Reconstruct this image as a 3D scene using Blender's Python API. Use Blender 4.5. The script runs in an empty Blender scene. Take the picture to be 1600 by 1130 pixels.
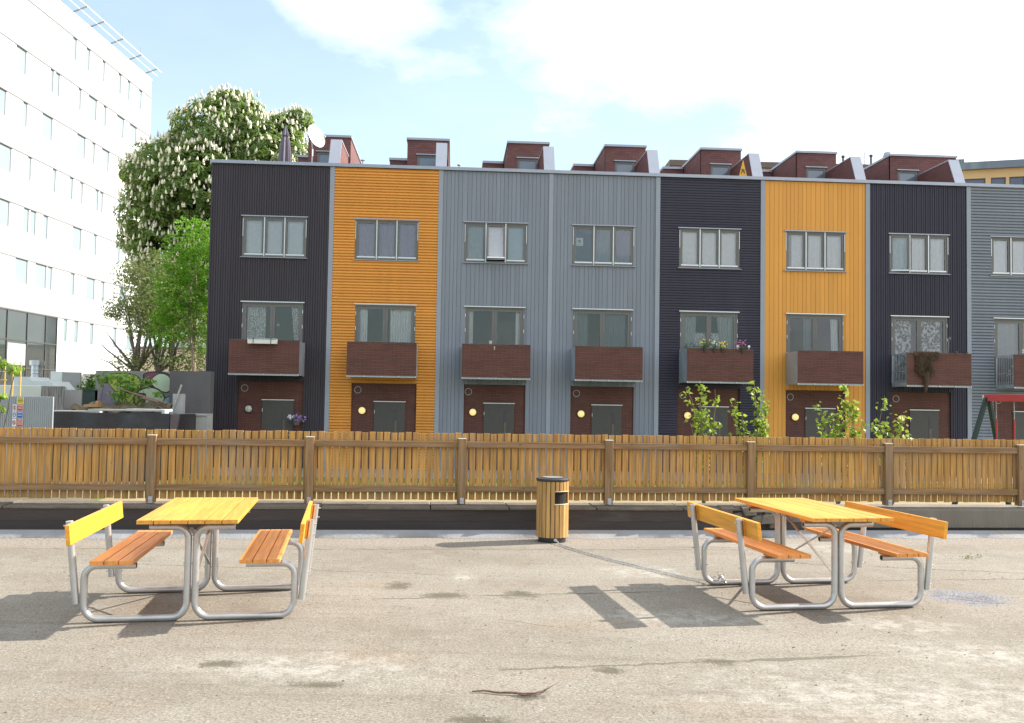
import bpy, math, random
import numpy as np
from mathutils import Vector, Matrix, Quaternion

random.seed(7)
RNG = np.random.default_rng(11)
SC = bpy.context.scene
COL = SC.collection
PI = math.pi

# ------------------------------------------------------------------ materials
def nd(nt, t, **kw):
    n = nt.nodes.new(t)
    for k, v in kw.items():
        setattr(n, k, v)
    return n

def lk(nt, a, b):
    nt.links.new(a, b)

def mth(nt, op, a, b=None, c=None, clamp=False):
    n = nt.nodes.new('ShaderNodeMath'); n.operation = op; n.use_clamp = clamp
    for i, v in enumerate((a, b, c)):
        if v is None: continue
        if isinstance(v, (int, float)): n.inputs[i].default_value = v
        else: nt.links.new(v, n.inputs[i])
    return n.outputs[0]

def mixc(nt, fac, a, b, mode='MIX'):
    n = nt.nodes.new('ShaderNodeMix'); n.data_type = 'RGBA'; n.blend_type = mode
    for s, v in ((n.inputs[0], fac), (n.inputs[6], a), (n.inputs[7], b)):
        if isinstance(v, (int, float)): s.default_value = v
        elif isinstance(v, tuple): s.default_value = (*v, 1) if len(v) == 3 else v
        else: nt.links.new(v, s)
    return n.outputs[2]

def noise(nt, vec, scale, detail=4, rough=.55):
    n = nd(nt, 'ShaderNodeTexNoise'); n.inputs['Scale'].default_value = scale
    n.inputs['Detail'].default_value = detail; n.inputs['Roughness'].default_value = rough
    if vec is not None: lk(nt, vec, n.inputs['Vector'])
    return n.outputs['Fac']

def ramp(nt, fac, lo, hi):
    n = nd(nt, 'ShaderNodeMapRange'); n.interpolation_type = 'SMOOTHSTEP'
    n.inputs['From Min'].default_value = lo; n.inputs['From Max'].default_value = hi
    lk(nt, fac, n.inputs['Value'])
    return n.outputs['Result']

def new_mat(name):
    m = bpy.data.materials.new(name); m.use_nodes = True
    nt = m.node_tree; nt.nodes.clear()
    out = nd(nt, 'ShaderNodeOutputMaterial'); b = nd(nt, 'ShaderNodeBsdfPrincipled')
    lk(nt, b.outputs[0], out.inputs['Surface'])
    return m, nt, b, out

_mats = {}
def M(name, col, rough=.6, var=.12, scale=6.0, bump=0.0, bscale=60.0, metal=0.0, stretch=(1, 1, 1), dirt=None, spec=.5, island=0.0):
    """plain surface: base colour broken up by two noises, optional dirt tone, bump"""
    if name in _mats: return _mats[name]
    m, nt, b, out = new_mat(name)
    tc = nd(nt, 'ShaderNodeTexCoord'); mp = nd(nt, 'ShaderNodeMapping')
    mp.inputs['Scale'].default_value = stretch; lk(nt, tc.outputs['Object'], mp.inputs['Vector'])
    v = mp.outputs['Vector']
    n1 = noise(nt, v, scale, 5)
    c = mixc(nt, n1, tuple(max(0, x * (1 - var * 2)) for x in col), tuple(min(1, x * (1 + var * 2)) for x in col))
    if dirt:
        n2 = ramp(nt, noise(nt, v, scale * .35, 6, .65), .5, .75)
        c = mixc(nt, mth(nt, 'MULTIPLY', n2, dirt[3]), c, tuple(dirt[:3]))
    if island:
        g = nd(nt, 'ShaderNodeNewGeometry')
        hs = nd(nt, 'ShaderNodeHueSaturation'); lk(nt, c, hs.inputs['Color'])
        r = g.outputs['Random Per Island']
        lk(nt, mth(nt, 'ADD', mth(nt, 'MULTIPLY', r, 2 * island), 1 - island), hs.inputs['Value'])
        c = hs.outputs[0]
    lk(nt, c, b.inputs['Base Color'])
    b.inputs['Roughness'].default_value = rough; b.inputs['Metallic'].default_value = metal
    b.inputs['Specular IOR Level'].default_value = spec
    if bump:
        bp = nd(nt, 'ShaderNodeBump'); bp.inputs['Strength'].default_value = bump; bp.inputs['Distance'].default_value = .02
        lk(nt, noise(nt, v, bscale, 3), bp.inputs['Height']); lk(nt, bp.outputs[0], b.inputs['Normal'])
    _mats[name] = m
    return m

def wood(name, col, axis=1, rough=.5, var=.16, knots=True, grey=0.0, island=.12, spec=.4):
    """grain drawn out along one object axis, knots, weathering, a tone of its own for each board"""
    if name in _mats: return _mats[name]
    m, nt, b, out = new_mat(name)
    tc = nd(nt, 'ShaderNodeTexCoord'); mp = nd(nt, 'ShaderNodeMapping')
    s = [22, 22, 22]; s[axis] = 1.2
    mp.inputs['Scale'].default_value = s; lk(nt, tc.outputs['Object'], mp.inputs['Vector'])
    g = nd(nt, 'ShaderNodeNewGeometry'); r = g.outputs['Random Per Island']
    va = nd(nt, 'ShaderNodeVectorMath'); va.operation = 'ADD'; lk(nt, mp.outputs[0], va.inputs[0])
    cx = nd(nt, 'ShaderNodeCombineXYZ')
    for i in range(3): lk(nt, mth(nt, 'MULTIPLY', r, 37.0 + 11 * i), cx.inputs[i])
    lk(nt, cx.outputs[0], va.inputs[1])
    gr = noise(nt, va.outputs[0], 1.6, 6, .6)
    c = mixc(nt, ramp(nt, gr, .3, .72), tuple(x * (1 - 1.6 * var) for x in col), tuple(min(1, x * (1 + 1.3 * var)) for x in col))
    if knots:
        mk = nd(nt, 'ShaderNodeMapping'); k = [5, 5, 5]; k[axis] = 2.2
        mk.inputs['Scale'].default_value = k; lk(nt, tc.outputs['Object'], mk.inputs['Vector'])
        vo = nd(nt, 'ShaderNodeTexVoronoi'); vo.inputs['Scale'].default_value = 1.5; lk(nt, mk.outputs[0], vo.inputs['Vector'])
        kk = mth(nt, 'SUBTRACT', 1.0, ramp(nt, vo.outputs['Distance'], .03, .10))
        c = mixc(nt, mth(nt, 'MULTIPLY', kk, .6), c, tuple(x * .33 for x in col))
    if grey:
        gz = ramp(nt, noise(nt, tc.outputs['Object'], 1.7, 5), .45, .7)
        c = mixc(nt, mth(nt, 'MULTIPLY', gz, grey), c, (.27, .22, .17))
    hs = nd(nt, 'ShaderNodeHueSaturation'); lk(nt, c, hs.inputs['Color'])
    lk(nt, mth(nt, 'ADD', mth(nt, 'MULTIPLY', r, 2 * island), 1 - island), hs.inputs['Value'])
    lk(nt, hs.outputs[0], b.inputs['Base Color'])
    b.inputs['Roughness'].default_value = rough; b.inputs['Specular IOR Level'].default_value = spec
    bp = nd(nt, 'ShaderNodeBump'); bp.inputs['Strength'].default_value = .25; bp.inputs['Distance'].default_value = .004
    lk(nt, gr, bp.inputs['Height']); lk(nt, bp.outputs[0], b.inputs['Normal'])
    _mats[name] = m
    return m

def brickmat(name, c1, c2, mortar, bw, bh, rough=.75, mort=.006):
    """narrow courses laid in the object's x-z plane (and on its sides)"""
    if name in _mats: return _mats[name]
    m, nt, b, out = new_mat(name)
    tc = nd(nt, 'ShaderNodeTexCoord'); sp = nd(nt, 'ShaderNodeSeparateXYZ'); lk(nt, tc.outputs['Object'], sp.inputs[0])
    cb = nd(nt, 'ShaderNodeCombineXYZ'); lk(nt, mth(nt, 'ADD', sp.outputs[0], sp.outputs[1]), cb.inputs[0]); lk(nt, sp.outputs[2], cb.inputs[1])
    br = nd(nt, 'ShaderNodeTexBrick'); lk(nt, cb.outputs[0], br.inputs['Vector'])
    br.inputs['Scale'].default_value = 1; br.inputs['Brick Width'].default_value = bw; br.inputs['Row Height'].default_value = bh
    br.inputs['Mortar Size'].default_value = mort; br.inputs['Mortar Smooth'].default_value = .2
    for k, v in (('Color1', c1), ('Color2', c2), ('Mortar', mortar)): br.inputs[k].default_value = (*v, 1)
    n = noise(nt, tc.outputs['Object'], 2.2, 5)
    c = mixc(nt, mth(nt, 'MULTIPLY', ramp(nt, n, .35, .75), .35), br.outputs['Color'], tuple(x * 1.5 for x in c2))
    lk(nt, c, b.inputs['Base Color']); b.inputs['Roughness'].default_value = rough
    bp = nd(nt, 'ShaderNodeBump'); bp.inputs['Strength'].default_value = .5; bp.inputs['Distance'].default_value = .006; bp.invert = True
    lk(nt, br.outputs['Fac'], bp.inputs['Height']); lk(nt, bp.outputs[0], b.inputs['Normal'])
    _mats[name] = m
    return m

def leafmat(name, col, col2, trans=.4, rough=.5):
    if name in _mats: return _mats[name]
    m, nt, b, out = new_mat(name)
    g = nd(nt, 'ShaderNodeNewGeometry'); r = g.outputs['Random Per Island']
    tc = nd(nt, 'ShaderNodeTexCoord')
    big = noise(nt, tc.outputs['Object'], .9, 3)
    f = mth(nt, 'ADD', mth(nt, 'MULTIPLY', r, .6), mth(nt, 'MULTIPLY', big, .5), clamp=True)
    c = mixc(nt, f, col, col2)
    lk(nt, c, b.inputs['Base Color']); b.inputs['Roughness'].default_value = rough
    b.inputs['Specular IOR Level'].default_value = .35
    t = nd(nt, 'ShaderNodeBsdfTranslucent')
    lk(nt, mixc(nt, .5, c, mixc(nt, 1.0, c, (1.0, 1.0, .45), 'MULTIPLY')), t.inputs['Color'])
    mx = nd(nt, 'ShaderNodeMixShader'); mx.inputs[0].default_value = trans
    lk(nt, b.outputs[0], mx.inputs[1]); lk(nt, t.outputs[0], mx.inputs[2]); lk(nt, mx.outputs[0], out.inputs['Surface'])
    _mats[name] = m
    return m

def glassmat(name, tint=(.82, .86, .86), refl=1.0):
    if name in _mats: return _mats[name]
    m, nt, b, out = new_mat(name)
    nt.nodes.remove(b)
    tr = nd(nt, 'ShaderNodeBsdfTransparent'); tr.inputs[0].default_value = (*tint, 1)
    gl = nd(nt, 'ShaderNodeBsdfGlossy'); gl.inputs['Roughness'].default_value = .01
    tc = nd(nt, 'ShaderNodeTexCoord'); bp = nd(nt, 'ShaderNodeBump')
    bp.inputs['Strength'].default_value = .06; bp.inputs['Distance'].default_value = .05
    lk(nt, noise(nt, tc.outputs['Object'], 1.3, 1), bp.inputs['Height']); lk(nt, bp.outputs[0], gl.inputs['Normal'])
    fr = nd(nt, 'ShaderNodeFresnel'); fr.inputs[0].default_value = 1.5
    mx = nd(nt, 'ShaderNodeMixShader'); lk(nt, mth(nt, 'MULTIPLY', fr.outputs[0], refl, clamp=True), mx.inputs[0])
    lk(nt, tr.outputs[0], mx.inputs[1]); lk(nt, gl.outputs[0], mx.inputs[2]); lk(nt, mx.outputs[0], out.inputs['Surface'])
    _mats[name] = m
    return m

def clothmat(name, col, sheer=0.0, lace=None, pattern=None):
    if name in _mats: return _mats[name]
    m, nt, b, out = new_mat(name)
    tc = nd(nt, 'ShaderNodeTexCoord')
    c = mixc(nt, noise(nt, tc.outputs['Object'], 9, 3), tuple(x * .85 for x in col), tuple(min(1, x * 1.12) for x in col))
    if pattern:
        f = ramp(nt, noise(nt, tc.outputs['Object'], 13, 3, .6), .47, .53)
        c = mixc(nt, f, c, pattern)
    lk(nt, c, b.inputs['Base Color']); b.inputs['Roughness'].default_value = .9
    t = nd(nt, 'ShaderNodeBsdfTranslucent'); lk(nt, c, t.inputs[0])
    mx = nd(nt, 'ShaderNodeMixShader'); mx.inputs[0].default_value = .08
    lk(nt, b.outputs[0], mx.inputs[1]); lk(nt, t.outputs[0], mx.inputs[2])
    last = mx.outputs[0]
    if sheer or lace:
        tp = nd(nt, 'ShaderNodeBsdfTransparent'); m2 = nd(nt, 'ShaderNodeMixShader')
        if lace:
            f = mth(nt, 'MULTIPLY', ramp(nt, noise(nt, tc.outputs['Object'], lace, 2), .45, .58), .8)
            lk(nt, f, m2.inputs[0])
        else: m2.inputs[0].default_value = sheer
        lk(nt, last, m2.inputs[1]); lk(nt, tp.outputs[0], m2.inputs[2]); last = m2.outputs[0]
    lk(nt, last, out.inputs['Surface'])
    _mats[name] = m
    return m

# ------------------------------------------------------------------ mesh builder
class MB:
    def __init__(s): s.v = []; s.f = []; s.mi = []; s.cur = 0
    def add(s, vs, fs):
        o = len(s.v); s.v += [tuple(p) for p in vs]; s.f += [tuple(i + o for i in f) for f in fs]; s.mi += [s.cur] * len(fs); return s
    def box(s, x0, x1, y0, y1, z0, z1):
        return s.add([(x0, y0, z0), (x1, y0, z0), (x1, y1, z0), (x0, y1, z0), (x0, y0, z1), (x1, y0, z1), (x1, y1, z1), (x0, y1, z1)],
                     [(0, 3, 2, 1), (4, 5, 6, 7), (0, 1, 5, 4), (1, 2, 6, 5), (2, 3, 7, 6), (3, 0, 4, 7)])
    def bar(s, a, b, w, h, up=(0, 0, 1)):
        a, b = Vector(a), Vector(b); d = (b - a).normalized(); u = Vector(up)
        if abs(d.dot(u)) > .98: u = Vector((0, 1, 0))
        sx = d.cross(u).normalized() * w / 2; uz = sx.cross(d).normalized() * h / 2
        vs = [a - sx - uz, a + sx - uz, a + sx + uz, a - sx + uz, b - sx - uz, b + sx - uz, b + sx + uz, b - sx + uz]
        return s.add(vs, [(0, 1, 2, 3), (7, 6, 5, 4), (0, 4, 5, 1), (1, 5, 6, 2), (2, 6, 7, 3), (3, 7, 4, 0)])
    def prism(s, poly, lo, hi, axis='x'):
        """poly in the two other axes, extruded along axis"""
        n = len(poly)
        def p(q, t): return {'x': (t, q[0], q[1]), 'y': (q[0], t, q[1]), 'z': (q[0], q[1], t)}[axis]
        vs = [p(q, lo) for q in poly] + [p(q, hi) for q in poly]
        fs = [tuple(range(n))[::-1], tuple(range(n, 2 * n))] + [(i, (i + 1) % n, n + (i + 1) % n, n + i) for i in range(n)]
        return s.add(vs, fs)
    def tube(s, pts, r, n=10, cap=True, closed=False):
        pts = [Vector(p) for p in pts]; N = len(pts)
        rs = r if hasattr(r, '__len__') else [r] * N
        vs = []; ref = None
        for i, p in enumerate(pts):
            if closed: d = (pts[(i + 1) % N] - pts[i - 1])
            else: d = (pts[min(i + 1, N - 1)] - pts[max(i - 1, 0)])
            d.normalize()
            if ref is None:
                ref = d.orthogonal().normalized()
            else:
                ref = (ref - d * ref.dot(d)); ref = ref.normalized() if ref.length > 1e-6 else d.orthogonal().normalized()
            bn = d.cross(ref)
            for k in range(n):
                a = 2 * PI * k / n
                vs.append(p + (ref * math.cos(a) + bn * math.sin(a)) * rs[i])
        fs = []
        for i in range(N if closed else N - 1):
            j = (i + 1) % N
            for k in range(n):
                k2 = (k + 1) % n
                fs.append((i * n + k, i * n + k2, j * n + k2, j * n + k))
        if cap and not closed:
            fs.append(tuple(range(n))[::-1]); fs.append(tuple(range((N - 1) * n, N * n)))
        return s.add(vs, fs)
    def lathe(s, prof, n=24, c=(0, 0, 0), ax=None):
        vs = []; fs = []; q = Vector((0, 0, 1)).rotation_difference(Vector(ax)) if ax else None
        for (r, z) in prof:
            for k in range(n):
                a = 2 * PI * k / n; p = Vector((r * math.cos(a), r * math.sin(a), z))
                if q: p = q @ p
                vs.append(p + Vector(c))
        for i in range(len(prof) - 1):
            for k in range(n):
                k2 = (k + 1) % n; fs.append((i * n + k, i * n + k2, (i + 1) * n + k2, (i + 1) * n + k))
        if prof[0][0] > 1e-5: fs.append(tuple(range(n))[::-1])
        if prof[-1][0] > 1e-5: fs.append(tuple(range((len(prof) - 1) * n, len(prof) * n)))
        return s.add(vs, fs)
    def build(s, name, mat, parent=None, smooth=False, bevel=0, loc=None, rz=None):
        me = bpy.data.meshes.new(name); me.from_pydata(s.v, [], s.f)
        mats = mat if isinstance(mat, (list, tuple)) else [mat]
        for m in mats: me.materials.append(m)
        if len(mats) > 1: me.polygons.foreach_set('material_index', s.mi)
        if smooth:
            me.polygons.foreach_set('use_smooth', [True] * len(me.polygons))
            try: me.set_sharp_from_angle(angle=math.radians(40))
            except Exception: pass
        me.update()
        o = bpy.data.objects.new(name, me); COL.objects.link(o)
        if parent is not None: o.parent = parent
        if loc is not None: o.location = loc
        if rz is not None: o.rotation_euler = (0, 0, rz)
        if bevel:
            b = o.modifiers.new('bevel', 'BEVEL'); b.width = bevel; b.segments = 2; b.limit_method = 'ANGLE'
        return o

def npmesh(name, V, F, mat, parent=None, smooth=False):
    me = bpy.data.meshes.new(name)
    V = np.asarray(V, np.float32); F = np.asarray(F, np.int32)
    me.vertices.add(len(V)); me.vertices.foreach_set('co', V.ravel())
    k = F.shape[1]
    me.loops.add(F.size); me.loops.foreach_set('vertex_index', F.ravel())
    me.polygons.add(len(F)); me.polygons.foreach_set('loop_start', np.arange(0, F.size, k, dtype=np.int32))
    me.materials.append(mat); me.update(calc_edges=True); me.validate()
    o = bpy.data.objects.new(name, me); COL.objects.link(o)
    if parent is not None: o.parent = parent
    return o

def tag(o, label=None, cat=None, group=None, kind=None):
    if label: o['label'] = label
    if cat: o['category'] = cat
    if group: o['group'] = group
    if kind: o['kind'] = kind
    return o

def empty(name, loc=(0, 0, 0), rz=0, label=None, cat=None, group=None):
    o = bpy.data.objects.new(name, None); COL.objects.link(o); o.empty_display_size = .2
    o.location = loc; o.rotation_euler = (0, 0, rz)
    return tag(o, label, cat, group)

def struct(o): o['kind'] = 'structure'; return o

# ------------------------------------------------------------------ camera, sun, sky
EYE = 1.5922
cam = bpy.data.cameras.new('camera'); co = bpy.data.objects.new('camera', cam); COL.objects.link(co)
cam.sensor_width = 36; cam.lens = 1456.4 / 1600 * 36; cam.clip_end = 3000; cam.clip_start = .05
co.matrix_world = Matrix.Translation((0, 0, EYE)) @ Matrix.Rotation(PI / 2 + .0425, 4, 'X') @ Matrix.Rotation(.016, 4, 'Z')
SC.camera = co

SUN_EL, SUN_AZ = math.radians(31.2), math.radians(70.0)
sd = Vector((math.sin(SUN_AZ) * math.cos(SUN_EL), math.cos(SUN_AZ) * math.cos(SUN_EL), math.sin(SUN_EL)))
sl = bpy.data.lights.new('sun', 'SUN'); so = bpy.data.objects.new('sun', sl); COL.objects.link(so)
sl.energy = 5.0; sl.angle = math.radians(.53); sl.color = (1, .94, .84)
so.rotation_euler = sd.to_track_quat('Z', 'Y').to_euler(); so.location = sd * 60

W = bpy.data.worlds.new('World'); SC.world = W; W.use_nodes = True
nt = W.node_tree; nt.nodes.clear()
wo = nd(nt, 'ShaderNodeOutputWorld'); bg = nd(nt, 'ShaderNodeBackground'); lk(nt, bg.outputs[0], wo.inputs[0])
sky = nd(nt, 'ShaderNodeTexSky'); sky.sky_type = 'NISHITA'; sky.sun_disc = False
sky.sun_elevation = SUN_EL; sky.sun_rotation = SUN_AZ; sky.air_density = 1.0; sky.dust_density = 1.0; sky.ozone_density = 1.2
tc = nd(nt, 'ShaderNodeTexCoord'); spx = nd(nt, 'ShaderNodeSeparateXYZ'); lk(nt, tc.outputs['Generated'], spx.inputs[0])
zz = mth(nt, 'ADD', mth(nt, 'MAXIMUM', spx.outputs[2], 0.0), .16)
cb = nd(nt, 'ShaderNodeCombineXYZ'); lk(nt, mth(nt, 'DIVIDE', spx.outputs[0], zz), cb.inputs[0]); lk(nt, mth(nt, 'DIVIDE', spx.outputs[1], zz), cb.inputs[1])
cn = noise(nt, cb.outputs[0], .9, 8, .6)
# more cloud towards the sun's side of the sky and overhead, a clear gap in front on the left
bias = mth(nt, 'MULTIPLY', mth(nt, 'SUBTRACT', spx.outputs[0], .06), .75)
bias = mth(nt, 'ADD', bias, mth(nt, 'MULTIPLY', mth(nt, 'SUBTRACT', spx.outputs[2], .30), .55))
def lump(d, rad, amt):
    dv = nd(nt, 'ShaderNodeVectorMath'); dv.operation = 'DISTANCE'; lk(nt, tc.outputs['Generated'], dv.inputs[0]); dv.inputs[1].default_value = Vector(d).normalized()
    return mth(nt, 'MULTIPLY', mth(nt, 'SUBTRACT', 1.0, ramp(nt, dv.outputs['Value'], 0, rad)), amt)
bias = mth(nt, 'ADD', bias, lump((-.185, .9, .40), .17, .30))
cm = mth(nt, 'MAXIMUM', ramp(nt, mth(nt, 'ADD', cn, bias), .38, .72), mth(nt, 'MULTIPLY', mth(nt, 'ADD', mth(nt, 'MULTIPLY', ramp(nt, cn, .25, .75), .22), mth(nt, 'SUBTRACT', .68, mth(nt, 'MULTIPLY', ramp(nt, spx.outputs[2], .05, .55), .28)))))
skyc = mixc(nt, 1.0, sky.outputs[0], (.88, 1.12, 1.04), 'MULTIPLY')
lk(nt, mixc(nt, mth(nt, 'MULTIPLY', cm, .93), skyc, (8.3, 8.75, 9.2)), bg.inputs['Color'])
bg.inputs['Strength'].default_value = .10

SC.view_settings.view_transform = 'Standard'; SC.view_settings.look = 'None'
SC.view_settings.exposure = 1.0; SC.view_settings.gamma = 1; SC.view_settings.use_curve_mapping = False
SC.render.engine = 'CYCLES'
SC.cycles.max_bounces = 8; SC.cycles.transparent_max_bounces = 12; SC.cycles.use_denoising = True
SC.cycles.sample_clamp_indirect = 8; SC.cycles.caustics_reflective = False; SC.cycles.caustics_refractive = False

# ------------------------------------------------------------------ ground
GZ = -.58
FY, FA = 11.418, .1092                 # fence line: distance on the axis, turn
FD = Vector((math.cos(FA), math.sin(FA), 0)); FN = Vector((-math.sin(FA), math.cos(FA), 0))
def fpt(s, off=0, z=0): p = Vector((0, FY, 0)) + FD * s - FN * off; return Vector((p.x, p.y, z))

def concrete_ground():
    m, nt, b, out = new_mat('worn_concrete')
    tc = nd(nt, 'ShaderNodeTexCoord'); P = tc.outputs['Object']
    sp = nd(nt, 'ShaderNodeSeparateXYZ'); lk(nt, P, sp.inputs[0])
    mp = nd(nt, 'ShaderNodeMapping'); mp.inputs['Scale'].default_value = (.55, 1.1, 1); lk(nt, P, mp.inputs['Vector'])
    big = noise(nt, mp.outputs[0], .8, 6, .6); mid = noise(nt, P, 3.2, 6, .65); fine = noise(nt, P, 55, 4, .7); grit = noise(nt, P, 170, 2, .5)
    c = mixc(nt, ramp(nt, big, .3, .7), (.295, .254, .198), (.395, .350, .290))
    c = mixc(nt, mth(nt, 'MULTIPLY', ramp(nt, mid, .45, .70), .5), c, (.41, .375, .325))
    rust = ramp(nt, noise(nt, mp.outputs[0], 1.05, 4), .55, .74)
    c = mixc(nt, mth(nt, 'MULTIPLY', rust, .5), c, (.37, .27, .175))
    c = mixc(nt, mth(nt, 'MULTIPLY', ramp(nt, noise(nt, P, 1.9, 5), .55, .75), .35), c, (.20, .17, .13))
    blot = noise(nt, P, 15, 5, .7)
    c = mixc(nt, mth(nt, 'MULTIPLY', ramp(nt, blot, .53, .66), .45), c, (.135, .112, .085))
    c = mixc(nt, mth(nt, 'MULTIPLY', ramp(nt, noise(nt, P, 21, 4, .7), .57, .68), .5), c, (.47, .44, .39))
    ml_ = nd(nt, 'ShaderNodeMapping'); ml_.inputs['Scale'].default_value = (.22, 2.6, 1); lk(nt, P, ml_.inputs['Vector'])
    c = mixc(nt, mth(nt, 'MULTIPLY', ramp(nt, noise(nt, ml_.outputs[0], 1.6, 6, .65), .54, .70), .35), c, (.15, .125, .095))
    c = mixc(nt, ramp(nt, fine, .25, .8), mixc(nt, .72, c, (.09, .075, .06)), c)
    vo = nd(nt, 'ShaderNodeTexVoronoi'); vo.inputs['Scale'].default_value = 42; lk(nt, P, vo.inputs['Vector'])
    c = mixc(nt, mth(nt, 'MULTIPLY', mth(nt, 'SUBTRACT', 1.0, ramp(nt, vo.outputs['Distance'], .13, .28)), .78), c, (.11, .095, .08))
    vo2 = nd(nt, 'ShaderNodeTexVoronoi'); vo2.inputs['Scale'].default_value = 27; lk(nt, P, vo2.inputs['Vector'])
    c = mixc(nt, mth(nt, 'MULTIPLY', mth(nt, 'SUBTRACT', 1.0, ramp(nt, vo2.outputs['Distance'], .06, .15)), .6), c, (.60, .57, .53))
    wob = mth(nt, 'SUBTRACT', noise(nt, P, 6, 5, .65), .5); wob2 = mth(nt, 'SUBTRACT', noise(nt, P, 2.3, 5, .65), .5); wob3 = mth(nt, 'SUBTRACT', noise(nt, P, 17, 5, .7), .5)
    def ell(cx, cy, rx, ry, soft=.7, w=2.3, rot=0):
        x = mth(nt, 'SUBTRACT', sp.outputs[0], cx); y = mth(nt, 'SUBTRACT', sp.outputs[1], cy)
        if rot:
            cs, sn = math.cos(rot), math.sin(rot)
            x, y = mth(nt, 'ADD', mth(nt, 'MULTIPLY', x, cs), mth(nt, 'MULTIPLY', y, sn)), mth(nt, 'SUBTRACT', mth(nt, 'MULTIPLY', y, cs), mth(nt, 'MULTIPLY', x, sn))
        d = mth(nt, 'SQRT', mth(nt, 'ADD', mth(nt, 'POWER', mth(nt, 'DIVIDE', x, rx), 2), mth(nt, 'POWER', mth(nt, 'DIVIDE', y, ry), 2)))
        d = mth(nt, 'ADD', d, mth(nt, 'ADD', mth(nt, 'MULTIPLY', wob, w), mth(nt, 'MULTIPLY', wob3, w * .8)))
        return mth(nt, 'SUBTRACT', 1.0, ramp(nt, d, 1 - soft, 1 + soft * .4))
    def seg(x0, y0, x1, y1, wd, amp=.10):
        L = math.hypot(x1 - x0, y1 - y0); ux, uy = (x1 - x0) / L, (y1 - y0) / L
        x = mth(nt, 'SUBTRACT', sp.outputs[0], x0); y = mth(nt, 'SUBTRACT', sp.outputs[1], y0)
        t = mth(nt, 'ADD', mth(nt, 'MULTIPLY', x, ux), mth(nt, 'MULTIPLY', y, uy))
        n = mth(nt, 'SUBTRACT', mth(nt, 'MULTIPLY', y, ux), mth(nt, 'MULTIPLY', x, uy))
        n = mth(nt, 'ABSOLUTE', mth(nt, 'ADD', n, mth(nt, 'ADD', mth(nt, 'MULTIPLY', wob, amp), mth(nt, 'MULTIPLY', wob2, amp))))
        a = mth(nt, 'SUBTRACT', 1.0, ramp(nt, n, wd * .4, wd))
        inside = mth(nt, 'MULTIPLY', ramp(nt, t, 0, .12 * L), mth(nt, 'SUBTRACT', 1.0, ramp(nt, t, .88 * L, L)))
        return mth(nt, 'MULTIPLY', mth(nt, 'MULTIPLY', a, inside), ramp(nt, mid, .34, .5))
    def mx(l):
        r = l[0]
        for q in l[1:]: r = mth(nt, 'MAXIMUM', r, q)
        return r
    # pale lime patches
    white = mx([ell(-.42, 8.51, .12, .26, .9, 2.4), ell(2.86, 6.93, .5, .28, .8), ell(3.1, 6.1, .6, .3, .9, 2.2), ell(1.3, 8.9, .45, .35, .9, 2.2),
                ell(2.2, 5.2, 1.2, .5, 1, 2.4), ell(3.6, 10.6, .9, .4, .9, 2), ell(-1.2, 5.6, .8, .35, 1, 2.4), ell(1.25, 7.0, .8, .25, 1, 2.2), ell(2.45, 10.75, .55, .22, .4, 1.2)])
    white = mth(nt, 'MULTIPLY', white, ramp(nt, noise(nt, P, 7, 7, .75), .40, .60))
    c = mixc(nt, mth(nt, 'MULTIPLY', white, .48), c, (.50, .47, .425))
    # shallow hollows holding dirt
    hol = mx([ell(.08, 7.76, .15, .16), ell(.60, 5.62, .085, .07), ell(1.30, 5.85, .12, .08), ell(-1.71, 5.63, .13, .09), ell(.12, 5.09, .07, .06), ell(-.15, 4.70, .16, .09),
              ell(-.55, 7.68, .2, .12, .8, 2), ell(-1.05, 5.25, .16, .07, .9, 2.2), ell(-.95, 8.05, .12, .16, .9, 2), ell(.0, 4.62, .12, .06)])
    c = mixc(nt, mth(nt, 'MULTIPLY', hol, .8), c, (.085, .072, .045))
    cr = mx([seg(-1.3, 7.45, -.3, 7.66, .022), seg(-.35, 7.66, 1.45, 8.0, .03), seg(-.3, 5.55, 2.5, 6.08, .022), seg(1.25, 5.83, 2.2, 6.0, .03), seg(-3.8, 8.9, -.4, 8.55, .012), seg(-.1, 6.9, .5, 6.6, .008), seg(2.3, 9.6, 5.2, 9.1, .02, .2), seg(3.2, 8.6, 5.4, 8.9, .016, .2), seg(-5.5, 9.6, 3.5, 10.4, .02, .16)])
    c = mixc(nt, mth(nt, 'MULTIPLY', cr, .8), c, (.115, .10, .07))
    # the damp patch and the wet-looking gravelly margin near the wall
    pud = ell(3.87, 7.93, .36, .34, .4, 1.2)
    c = mixc(nt, mth(nt, 'MULTIPLY', pud, .9), c, mixc(nt, ramp(nt, fine, .4, .6), (.075, .075, .085), (.30, .30, .33)))
    u = mth(nt, 'SUBTRACT', sp.outputs[1], mth(nt, 'MULTIPLY', sp.outputs[0], math.tan(FA)))
    edge = ramp(nt, mth(nt, 'ADD', u, mth(nt, 'MULTIPLY', wob, .9)), 10.15, 10.55)
    grv = mixc(nt, ramp(nt, noise(nt, P, 38, 3), .4, .6), (.19, .165, .135), (.36, .31, .26))
    c = mixc(nt, mth(nt, 'MULTIPLY', edge, .75), c, grv)
    lk(nt, c, b.inputs['Base Color'])
    ro = mth(nt, 'SUBTRACT', .88, mth(nt, 'MULTIPLY', mth(nt, 'MULTIPLY', pud, ramp(nt, mid, .42, .55)), .62))
    lk(nt, ro, b.inputs['Roughness']); b.inputs['Specular IOR Level'].default_value = .3
    hgt = mth(nt, 'ADD', mth(nt, 'MULTIPLY', fine, .5), mth(nt, 'ADD', mth(nt, 'MULTIPLY', grit, .25), mth(nt, 'MULTIPLY', mid, 1.4)))
    hgt = mth(nt, 'SUBTRACT', hgt, mth(nt, 'MULTIPLY', mth(nt, 'MAXIMUM', cr, hol), .9))
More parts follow.
